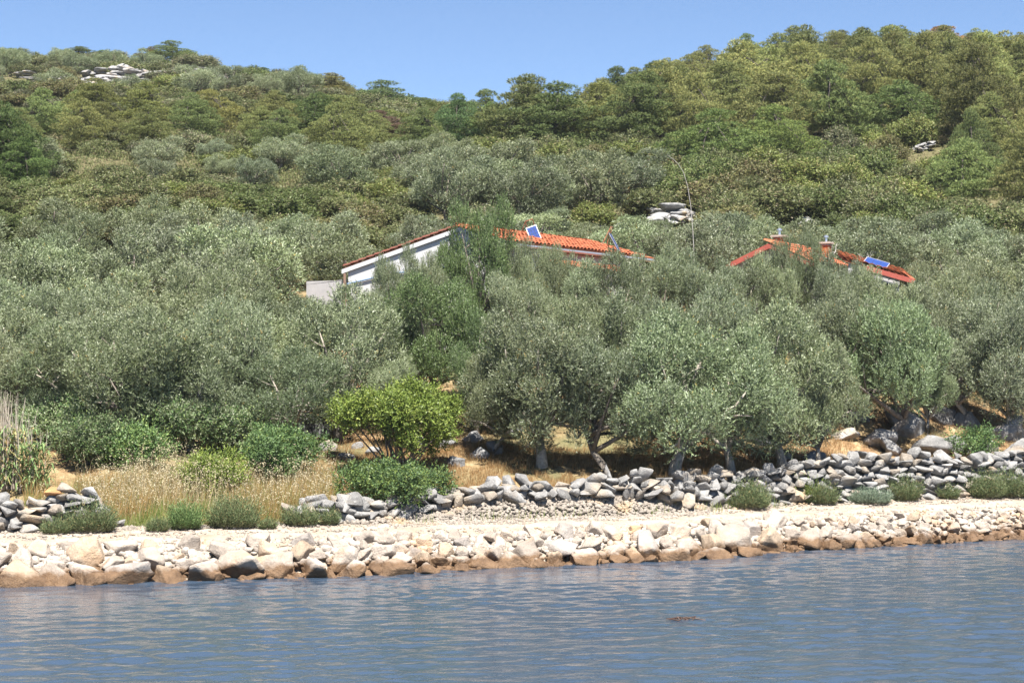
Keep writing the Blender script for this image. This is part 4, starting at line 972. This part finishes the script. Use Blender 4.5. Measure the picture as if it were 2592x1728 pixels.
def tile_mat():
    m, nt, p = new_mat('clay_tile'); oi = nt.nodes.new('ShaderNodeObjectInfo'); ge = nt.nodes.new('ShaderNodeNewGeometry')
    n = noise(nt, ge.outputs['Position'], 5, 4, .6)
    c = ramp(nt, n, [(.3, (.31, .085, .034)), (.7, (.46, .135, .055))])
    mr = N(nt, 'ShaderNodeMapRange'); mr.inputs[3].default_value = .62; mr.inputs[4].default_value = 1.15; nt.links.new(oi.outputs['Random'], mr.inputs[0])
    hv = nt.nodes.new('ShaderNodeHueSaturation'); nt.links.new(c, hv.inputs['Color']); nt.links.new(mr.outputs[0], hv.inputs['Value']); nt.links.new(hv.outputs[0], p.inputs['Base Color'])
    p.inputs['Roughness'].default_value = .8; return m
M_tile = tile_mat()
def panel_mat():
    m, nt, p = new_mat('solar_cells'); p.inputs['Base Color'].default_value = (.028, .06, .22, 1); p.inputs['Roughness'].default_value = .25; p.inputs['Specular IOR Level'].default_value = .6
    return m
M_cell = panel_mat()

# one clay tile, local x along the eave, y up the slope, z out of the slope
def tile_mesh(w, l):
    n = 5; V = []; 
    for yy, sc, lift in ((0, 1.0, .035), (l*1.08, .86, 0.0)):
        for k in range(n):
            a = math.pi*k/(n-1); V.append((-.5*w*sc*math.cos(a), yy, lift+.10*math.sin(a)*sc))
    Fq = [[k, k+1, n+k+1, n+k] for k in range(n-1)]
    Vn = [(v[0], v[1], v[2]-.018) for v in V[:n]]; V += Vn; Fq += [[2*n+k, 2*n+k+1, k+1, k] for k in range(n-1)]
    me = bpy.data.meshes.new('roof_tile'); me.from_pydata(V, [], Fq); me.update(); me.materials.append(M_tile); return me
def lay_tiles(parent, o, ux, uy, w, l, Lx, Ly, me, cap=300, r=np.random.default_rng(2)):
    """tiles on the plane o + ux*x + uy*y"""
    ux = Vector(ux).normalized(); uy = Vector(uy).normalized(); uz = ux.cross(uy).normalized()
    if uz.z < 0: uz = -uz
    nx = int(Lx/w); ny = int(Ly/l); cnt = 0
    for j in range(ny+1):
        for k in range(nx+1):
            if cnt >= cap: return
            p = Vector(o)+ux*(k*w+w*.5*(0))+uy*(j*l-.06)+uz*r.uniform(.0, .02)
            Mx = Matrix((ux, uy, uz)).transposed().to_4x4(); Mx.translation = p
            t = link('tile', me, parent); t.matrix_local = Mx @ Matrix.Rotation(r.normal(0, .015), 4, 'Z'); cnt += 1
M_verge = plain('dark_verge_tile', (.17, .06, .04), .85, nscale=6, var=.25); T3 = tile_mesh(.22, .46); T3.materials[0] = M_verge; T1 = tile_mesh(.36, .46); T2 = tile_mesh(.34, .46)

# --- house with white gable and orange roof: local x = across the gable (right), y = along the ridge
hx, hy = at(1165, 90), 90.0; h_rot = math.atan2(-.5, .866)          # ridge runs right and away
hz0 = gz(hx+2, hy+3)-.4; ridge = CAMZ+(HZ-577)*hy/F-hz0
eL = ridge-1.66; eR = ridge-.85; WL, WR, LEN = 6.2, 3.1, 13.5
house = empty('white_house', (hx, hy, hz0), h_rot); tag(house, 'white rendered house with orange tiled roof half hidden by olive trees', 'house')
mb = MB()
mb.poly([(-WL, 0, -1), (WR-.35, 0, -1), (WR-.35, 0, eR-.12), (0, 0, ridge-.12), (-WL, 0, eL-.12)])
mb.poly([(WR-.35, 0, -1), (WR-.35, LEN, -1), (WR-.35, LEN, eR-.12), (WR-.35, 0, eR-.12)])
mb.poly([(-WL, LEN, -1), (-WL, 0, -1), (-WL, 0, eL-.12), (-WL, LEN, eL-.12)])
mb.poly([(WR-.35, LEN, -1), (-WL, LEN, -1), (-WL, LEN, eL-.12), (0, LEN, ridge-.12), (WR-.35, LEN, eR-.12)])
mb.build('wall', M_render, house)
roof = MB(); roof.slab([(-WL-.25, -.04, eL-.07), (0, -.04, ridge), (0, LEN+.3, ridge), (-WL-.25, LEN+.3, eL-.07)], -.10)
roof.slab([(0, -.04, ridge), (WR, -.04, eR), (WR, LEN+.3, eR), (0, LEN+.3, ridge)], -.10)
roof_o = roof.build('roof', M_tile, house)
vl = Vector((WL, 0, ridge-eL)); 
lay_tiles(roof_o, (WR, -.3, eR+.09), (0, 1, 0), (-WR, 0, ridge-eR), .36, .46, LEN*.98, math.hypot(WR, ridge-eR), T1, 296)
for k in range(14):                                                 # verge tiles along the left slope
    f0 = k/14; t = link('verge_tile', T3, roof_o); ux = Vector((0, 1, 0)); uy = Vector((WL, 0, ridge-eL)).normalized(); uz = Vector((-uy.z, 0, uy.x))
    Mx = Matrix((ux, uy, uz)).transposed().to_4x4(); Mx.translation = Vector((-WL-.2+WL*f0, -.04, eL+(ridge-eL)*f0+.06)); t.matrix_local = Mx
for k in range(29):                                                 # ridge tiles
    t = link('ridge_tile', T1, roof_o); ux = Vector((1, 0, 0)); uy = Vector((0, 1, 0)); Mx = Matrix((ux, uy, Vector((0, 0, 1)))).transposed().to_4x4(); Mx.translation = Vector((0, -.3+k*.46, ridge+.10+.02*(k % 2))); t.matrix_local = Mx
f = MB(); f.slab([(-WL-.3, -.07, eL-.06), (0, -.07, ridge+.03), (0, -.07, ridge-.17), (-WL-.3, -.07, eL-.26)], .04); f.slab([(0, -.07, ridge+.03), (WR, -.07, eR+.03), (WR, -.07, eR-.15), (0, -.07, ridge-.17)], .05); f.build('fascia', M_white, house)
g = MB(); g.tube([(WR+.10, -.3, eR-.06), (WR+.10, LEN, eR-.06)], .085, 8); g.build('gutter', M_gutter, house)
g = MB(); g.tube([(-WL-.12, -.12, eL-.25), (-WL-.12, -.12, -.8)], .07, 8); g.build('downpipe', M_pipe, house)
g = MB(); g.tube([(-WL, -.06, eL-.75), (-WL+1.2, -.06, eL-.55), (-WL+2.6, -.06, eL-.30), (-WL+4.0, -.06, eL-.28), (-WL+5.5, -.06, eL-.1)], .04, 6); g.build('blue_hose', M_blue, house)
g = MB(); g.box(-WL-2.6, -WL-.22, .25, 4.5, -1, eL-.55); g.poly([(-WL-2.6, .245, eL-.56), (-WL-.22, .245, eL-.56), (-WL-.22, .245, eL-.50), (-WL-2.6, .245, eL-.70)]); g.build('annex_wall', M_grey, house)
# lower porch roof on the right side
g = MB(); g.slab([(WR-.3, 3.0, eR-.62), (WR+2.1, 3.0, eR-1.15), (WR+2.1, 9.0, eR-1.15), (WR-.3, 9.0, eR-.62)], -.1); pr = g.build('porch_roof', M_tile, house)
lay_tiles(pr, (WR+2.1, 3.0, eR-1.06), (0, 1, 0), (-2.4, 0, .53), .36, .46, 5.8, 2.3, T1, 120)
g = MB(); g.tube([(WR+1.95, 3.2, eR-1.2), (WR+1.95, 3.2, -.8)], .08, 8); g.tube([(WR+1.95, 8.8, eR-1.2), (WR+1.95, 8.8, -.8)], .08, 8); g.build('porch_post', M_white, house)

def solar(label, loc, rz, tilt, w, h, cells=(4, 6), stand=1.0):
    root = empty('solar_panel', loc, rz); tag(root, label, 'solar panel')
    c, s = math.cos(tilt), math.sin(tilt)
    def P(x, y, z=0): return (x, y*c-z*s, y*s+z*c)
    b = MB(); b.slab([P(-w/2, 0), P(w/2, 0), P(w/2, h), P(-w/2, h)], .035); b.build('backing', M_black, root)
    cw, ch = (w-.06)/cells[0], (h-.06)/cells[1]; cm = MB()
    for i in range(cells[0]):
        for j in range(cells[1]):
            x0 = -w/2+.03+i*cw+.006; y0 = .03+j*ch+.006; o = MB(); o.slab([P(x0, y0, .006), P(x0+cw-.012, y0, .006), P(x0+cw-.012, y0+ch-.012, .006), P(x0, y0+ch-.012, .006)], .004); o.build('cell', M_cell, root)
    fr = MB()
    for q in ([P(-w/2, -.0, .012), P(w/2, 0, .012), P(w/2, .035, .012), P(-w/2, .035, .012)], [P(-w/2, h-.035, .012), P(w/2, h-.035, .012), P(w/2, h, .012), P(-w/2, h, .012)],
              [P(-w/2, .035, .012), P(-w/2+.03, .035, .012), P(-w/2+.03, h-.035, .012), P(-w/2, h-.035, .012)], [P(w/2-.03, .035, .012), P(w/2, .035, .012), P(w/2, h-.035, .012), P(w/2-.03, h-.035, .012)]): fr.slab(q, .03)
    fr.build('panel_frame', M_alu, root)
    st = MB()
    if stand:
        for sx in (-w*.35, w*.35):
            st.tube([P(sx, .1, -.05), (sx, .1*c, -stand)], .022, 5); st.tube([P(sx, h*.95, -.05), (sx, h*c*.95+.25, -stand)], .022, 5); st.tube([P(sx, h, -.03), (sx, h*c-.1, h*s+.30)], .02, 5)
        st.tube([(-w*.35, h*c-.1, h*s+.30), (w*.35, h*c-.1, h*s+.30)], .02, 5); st.tube([(-w*.35, h*c-.1, h*s+.30), (-w*.35-1.1, h*c+.4, -.2)], .018, 5)
        st.build('stand', M_rust, root)
    return root
Yp = 93.0; zp = CAMZ+(HZ-618)*Yp/F
solar('tilted blue solar panel on a rusty stand over the orange roof', (at(1362, Yp), Yp, zp), R(14), R(74), .52, .95, (3, 5), .7).rotation_euler = (0, R(-20), R(6))
Yp = 97.0; zp = CAMZ+(HZ-635)*Yp/F
solar('dark solar panel seen edge on at the right end of the orange roof', (at(1568, Yp), Yp, zp), R(78), R(62), .75, 1.0, (4, 6), .6)

# --- second house: red fascia gable, two chimneys, wing with a blue panel
Y2 = 97.0; ax = at(1955, Y2); hz2 = gz(ax+1, Y2+2)-.3; r2z = CAMZ+(HZ-619)*Y2/F-hz2
house2 = empty('red_trimmed_house', (ax, Y2, hz2), math.atan2(-.45, .89)); tag(house2, 'small house with red painted fascia and two brick chimneys', 'house')
b = MB(); b.poly([(-1.9, 0, -1), (1.9, 0, -1), (1.9, 0, r2z-.95), (0, 0, r2z-.12), (-1.9, 0, r2z-.95)]); b.poly([(1.9, 0, -1), (1.9, 5.5, -1), (1.9, 5.5, r2z-.95), (1.9, 0, r2z-.95)]); b.poly([(-1.9, 5.5, -1), (-1.9, 0, -1), (-1.9, 0, r2z-.95), (-1.9, 5.5, r2z-.95)])
b.poly([(1.9, 5.5, -1), (-1.9, 5.5, -1), (-1.9, 5.5, r2z-.95), (0, 5.5, r2z-.12), (1.9, 5.5, r2z-.95)]); b.build('wall', M_grey, house2)
b = MB(); b.slab([(-2.2, -.3, r2z-.97), (0, -.3, r2z), (0, 5.7, r2z), (-2.2, 5.7, r2z-.97)], -.08); b.slab([(0, -.3, r2z), (2.2, -.3, r2z-.97), (2.2, 5.7, r2z-.97), (0, 5.7, r2z)], -.08); ro2 = b.build('roof', M_tile, house2)
lay_tiles(ro2, (2.2, -.3, r2z-.89), (0, 1, 0), (-2.2, 0, .97), .34, .46, 5.8, 2.4, T2, 110)
b = MB(); b.slab([(-2.25, -.36, r2z-.95), (0, -.36, r2z+.06), (0, -.36, r2z-.2), (-2.25, -.36, r2z-1.2)], .06); b.slab([(0, -.36, r2z+.06), (2.25, -.36, r2z-.95), (2.25, -.36, r2z-1.2), (0, -.36, r2z-.2)], .06); b.build('fascia', M_fascia, house2)
def chimney(px, Y, ytop, ybot, wpx, flue, parent):
    inv = parent.matrix_world.inverted() if False else (Matrix.Translation(parent.location) @ Matrix.Rotation(parent.rotation_euler[2], 4, 'Z')).inverted()
    x = at(px, Y); zt = CAMZ+(HZ-ytop)*Y/F; zb = CAMZ+(HZ-ybot)*Y/F-.6; w = wpx*Y/F/2
    c = inv @ Vector((x, Y, 0)); z0 = parent.location.z
    core = MB(); core.box(c.x-w+.02, c.x+w-.02, c.y-w+.02, c.y+w-.02, zb-z0, zt-z0); co = core.build('chimney', M_conc, parent)
    nr = int((zt-zb)/.09); bm_ = None
    for j in range(nr):                                            # brick courses
        z = zb-z0+j*.09
        for sx in (0, 1):
            b1 = MB(); off = .5 if j % 2 else .38
            xa, xb = (c.x-w, c.x-w+2*w*off-.008) if sx == 0 else (c.x-w+2*w*off+.008, c.x+w)
            b1.box(xa, xb, c.y-w, c.y+w, z+.008, z+.082); b1.build('brick', M_brick, co)
    b1 = MB(); b1.box(c.x-w-.09, c.x+w+.09, c.y-w-.09, c.y+w+.09, zt-z0, zt-z0+.09); b1.build('chimney_cap', M_conc, co)
    b1 = MB(); b1.tube([(c.x, c.y, zt-z0+.09), (c.x, c.y, zt-z0+flue)], .065, 10); b1.tube([(c.x, c.y, zt-z0+flue+.03), (c.x, c.y, zt-z0+flue+.09), (c.x, c.y, zt-z0+flue+.16)], [.13, .12, .02], 10); b1.tube([(c.x, c.y, zt-z0+flue-.02), (c.x, c.y, zt-z0+flue+.05)], .03, 6); b1.build('flue', M_steel, co)
chimney(1974, 98.5, 600, 622, 27, .30, house2)
chimney(2092, 101, 617, 645, 22, .30, house2)
b = MB(); b.slab([(1.1, 2.6, r2z-.30), (1.9, 2.6, r2z-.66), (1.9, 3.6, r2z-.66), (1.1, 3.6, r2z-.30)], -.05); b.build('roof_window', M_steel, house2)

# wing with tiled pent roof and blue panel
Y3 = 95.0; xa, xb = at(2140, Y3), at(2318, Y3-1.0); za = CAMZ+(HZ-657)*Y3/F; zb = CAMZ+(HZ-707)*(Y3-1)/F
wing = empty('panel_roof_house', (xa, Y3, gz(xa, Y3)-.3)); tag(wing, 'low house end with red fascia, tiled lean-to roof and dark opening', 'house'); w0 = Vector(wing.location)
A = Vector((xa, Y3, za))-w0; B = Vector((xb, Y3-1, zb))-w0; dv = Vector((.25, 3.6, .55))
b = MB(); b.slab([A, B, B+dv, A+dv], .09); wr3 = b.build('roof', M_tile, wing)
ub = (B-A); lay_tiles(wr3, A+Vector((0, -.02, .03)), ub, dv, .34, .46, ub.length-.1, dv.length-.2, T2, 110)
b = MB(); e = Vector((0, -.10, 0)); b.slab([A+e+ub*.3+Vector((0, 0, .0)), A+e+ub*.97, A+e+ub*.97+Vector((0, 0, -.24)), A+e+ub*.3+Vector((0, 0, -.24))], .05); b.build('fascia', M_fascia, wing)
b = MB(); f1, f2 = .05, .78
for (p, q) in ((f1, .55), (.70, f2)):
    b.poly([A+ub*p+Vector((0, .12, -5)), A+ub*q+Vector((0, .12, -5)), A+ub*q+Vector((0, .12, -.1)), A+ub*p+Vector((0, .12, -.1))])
b.poly([A+ub*.55+Vector((0, .12, -.55)), A+ub*.55+Vector((0, .12, -.1)), A+ub*.70+Vector((0, .12, -.1)), A+ub*.70+Vector((0, .12, -.55))])
b.poly([A+ub*f2+Vector((0, .12, -5)), A+ub*f2+dv+Vector((0, 0, -5)), A+ub*f2+dv+Vector((0, 0, -.12)), A+ub*f2+Vector((0, .12, -.12))]); b.build('wall', M_grey, wing)
b = MB(); b.poly([A+ub*.55+Vector((0, .35, -5)), A+ub*.70+Vector((0, .35, -5)), A+ub*.70+Vector((0, .35, -.5)), A+ub*.55+Vector((0, .35, -.5))]); b.build('window', M_dark, wing)
pc = A+ub*.22+dv*.12+Vector((0, 0, .10))+w0; ln = 1.35
sp = solar('large blue solar collector lying on the tiled lean-to roof', pc, 0, R(20), 1.15, .9, (3, 2), 0); sp.rotation_euler = (0, math.atan2(-ub.z, ub.x), math.atan2(ub.y, ub.x)); sp.location = pc+ub.normalized()*.75

# ------------------------------------------------------------------ mast, post, dead tree, flotsam
Ym = 89.0; pts = [(1757, 700), (1757, 640), (1754, 580), (1749, 520), (1741, 470), (1731, 436), (1718, 415), (1703, 401), (1689, 391)]
P = [(at(p, Ym), Ym, CAMZ+(HZ-q)*Ym/F) for p, q in pts]; P = [(P[0][0], Ym, gz(P[0][0], Ym)-.1)]+P
ms = empty('bent_mast', P[0]); tag(ms, 'thin pale whip mast bent over at its tip, rising above the olives', 'mast'); i0 = np.array(P[0])
b = MB(); b.tube([np.array(q)-i0 for q in P[:6]], [.015, .014, .014, .013, .012, .011], 6); b.build('pole', M_dead, ms)
b = MB(); b.tube([np.array(q)-i0 for q in P[5:]], [.011, .01, .009, .008, .006], 6); b.build('tip', M_dead, ms)
xq = at(2377, 84.5); b = MB(); b.tube([(0, 0, -.1), (.01, 0, .7)], .05, 8); b.tube([(.01, 0, .7), (.01, 0, .74)], [.055, .03], 8)
po = b.build('marker_post', plain('red_paint', (.42, .05, .04), .6)); po.location = (xq, 84.5, gz(xq, 84.5)); tag(po, 'short red painted post among the rocks under the grey olive', 'post')

def bare_tree(label, px, Y, top, seed, name='bare_tree', spread=.55):
    r = np.random.default_rng(seed); x = at(px, Y); root = empty(name, (x, Y, gz(x, Y))); H = h_for(px, Y, top); tm = MB(); bmv = MB()
    def grow(p, d, L, rad, lev, mb):
        q = p+d*L; m = (p+q)/2+r.normal(0, L*.05, 3); mb.tube([p, m, q], [rad, rad*.85, rad*.65], 5 if lev < 2 else 4)
        if lev >= 5: return
        for k in range(2 if lev else 4):
            nd = unit(d+r.normal(0, spread, 3)+np.array([0, 0, .15])); grow(q if r.random() < .7 else m, nd, L*r.uniform(.62, .85), rad*.58, lev+1, bmv)
    grow(np.array([0, 0, -.2]), np.array([0, 0, 1.]), H*.28, .11, 0, tm)
    tm.build('trunk', M_dead, root); bmv.build('branches', M_dead, root); tag(root, label, 'dead tree'); return root
bare_tree('leafless grey tree standing behind the smaller chimney', 2142, 103.5, 528, 701)
bare_tree('smaller leafless grey tree beside the bare one behind the houses', 2185, 103, 590, 702)
bare_tree('bare dead bush in the brushwood at the far left', 160, 121, 500, 703)

r8 = np.random.default_rng(99); b = MB()
for k in range(9): x0 = r8.normal(0, .25); b.tube([(x0, r8.normal(0, .12), 0.0), (x0+r8.normal(0, .15), r8.normal(0, .1), .05+.03*r8.random()), (x0+r8.normal(0, .3), r8.normal(0, .15), .01)], .012, 4)
Yf = 30000/(1567-946); fl = b.build('floating_weed', plain('brown_weed', (.07, .035, .022), .6)); fl.location = (at(1730, Yf), Yf, 0.0); tag(fl, 'scrap of brown weed floating on the water', 'seaweed')

# ------------------------------------------------------------------ labels: every one of a look-alike set is told apart by its place from the left
def ordinal(n): return f"{n}{'th' if 10 <= n % 100 <= 20 else {1: 'st', 2: 'nd', 3: 'rd'}.get(n % 10, 'th')}"
groups = {}
for o, grp, desc, px, cat in THINGS: groups.setdefault((grp, desc), []).append((px, o, cat))
for (grp, desc), lst in groups.items():
    lst.sort(key=lambda q: q[0])
    for k, (px, o, cat) in enumerate(lst):
        tag(o, desc if len(lst) == 1 else f'{desc}, {ordinal(k+1)} from the left', cat, grp)

# ------------------------------------------------------------------ thin sea haze over the whole bay
hm = bpy.data.materials.new('sea_haze'); hm.use_nodes = True; hn = hm.node_tree; hn.nodes.remove(hn.nodes['Principled BSDF'])
pv = hn.nodes.new('ShaderNodeVolumePrincipled'); pv.inputs['Color'].default_value = (.86, .92, 1.0, 1); pv.inputs['Density'].default_value = 0.00012; pv.inputs['Anisotropy'].default_value = 0.2
hn.links.new(pv.outputs[0], hn.nodes['Material Output'].inputs['Volume'])
b = MB(); b.box(-950, 950, -950, 750, -5.5, 72); hz_o = b.build('haze', hm); tag(hz_o, kind='stuff')
scene.cycles.volume_bounces = 0
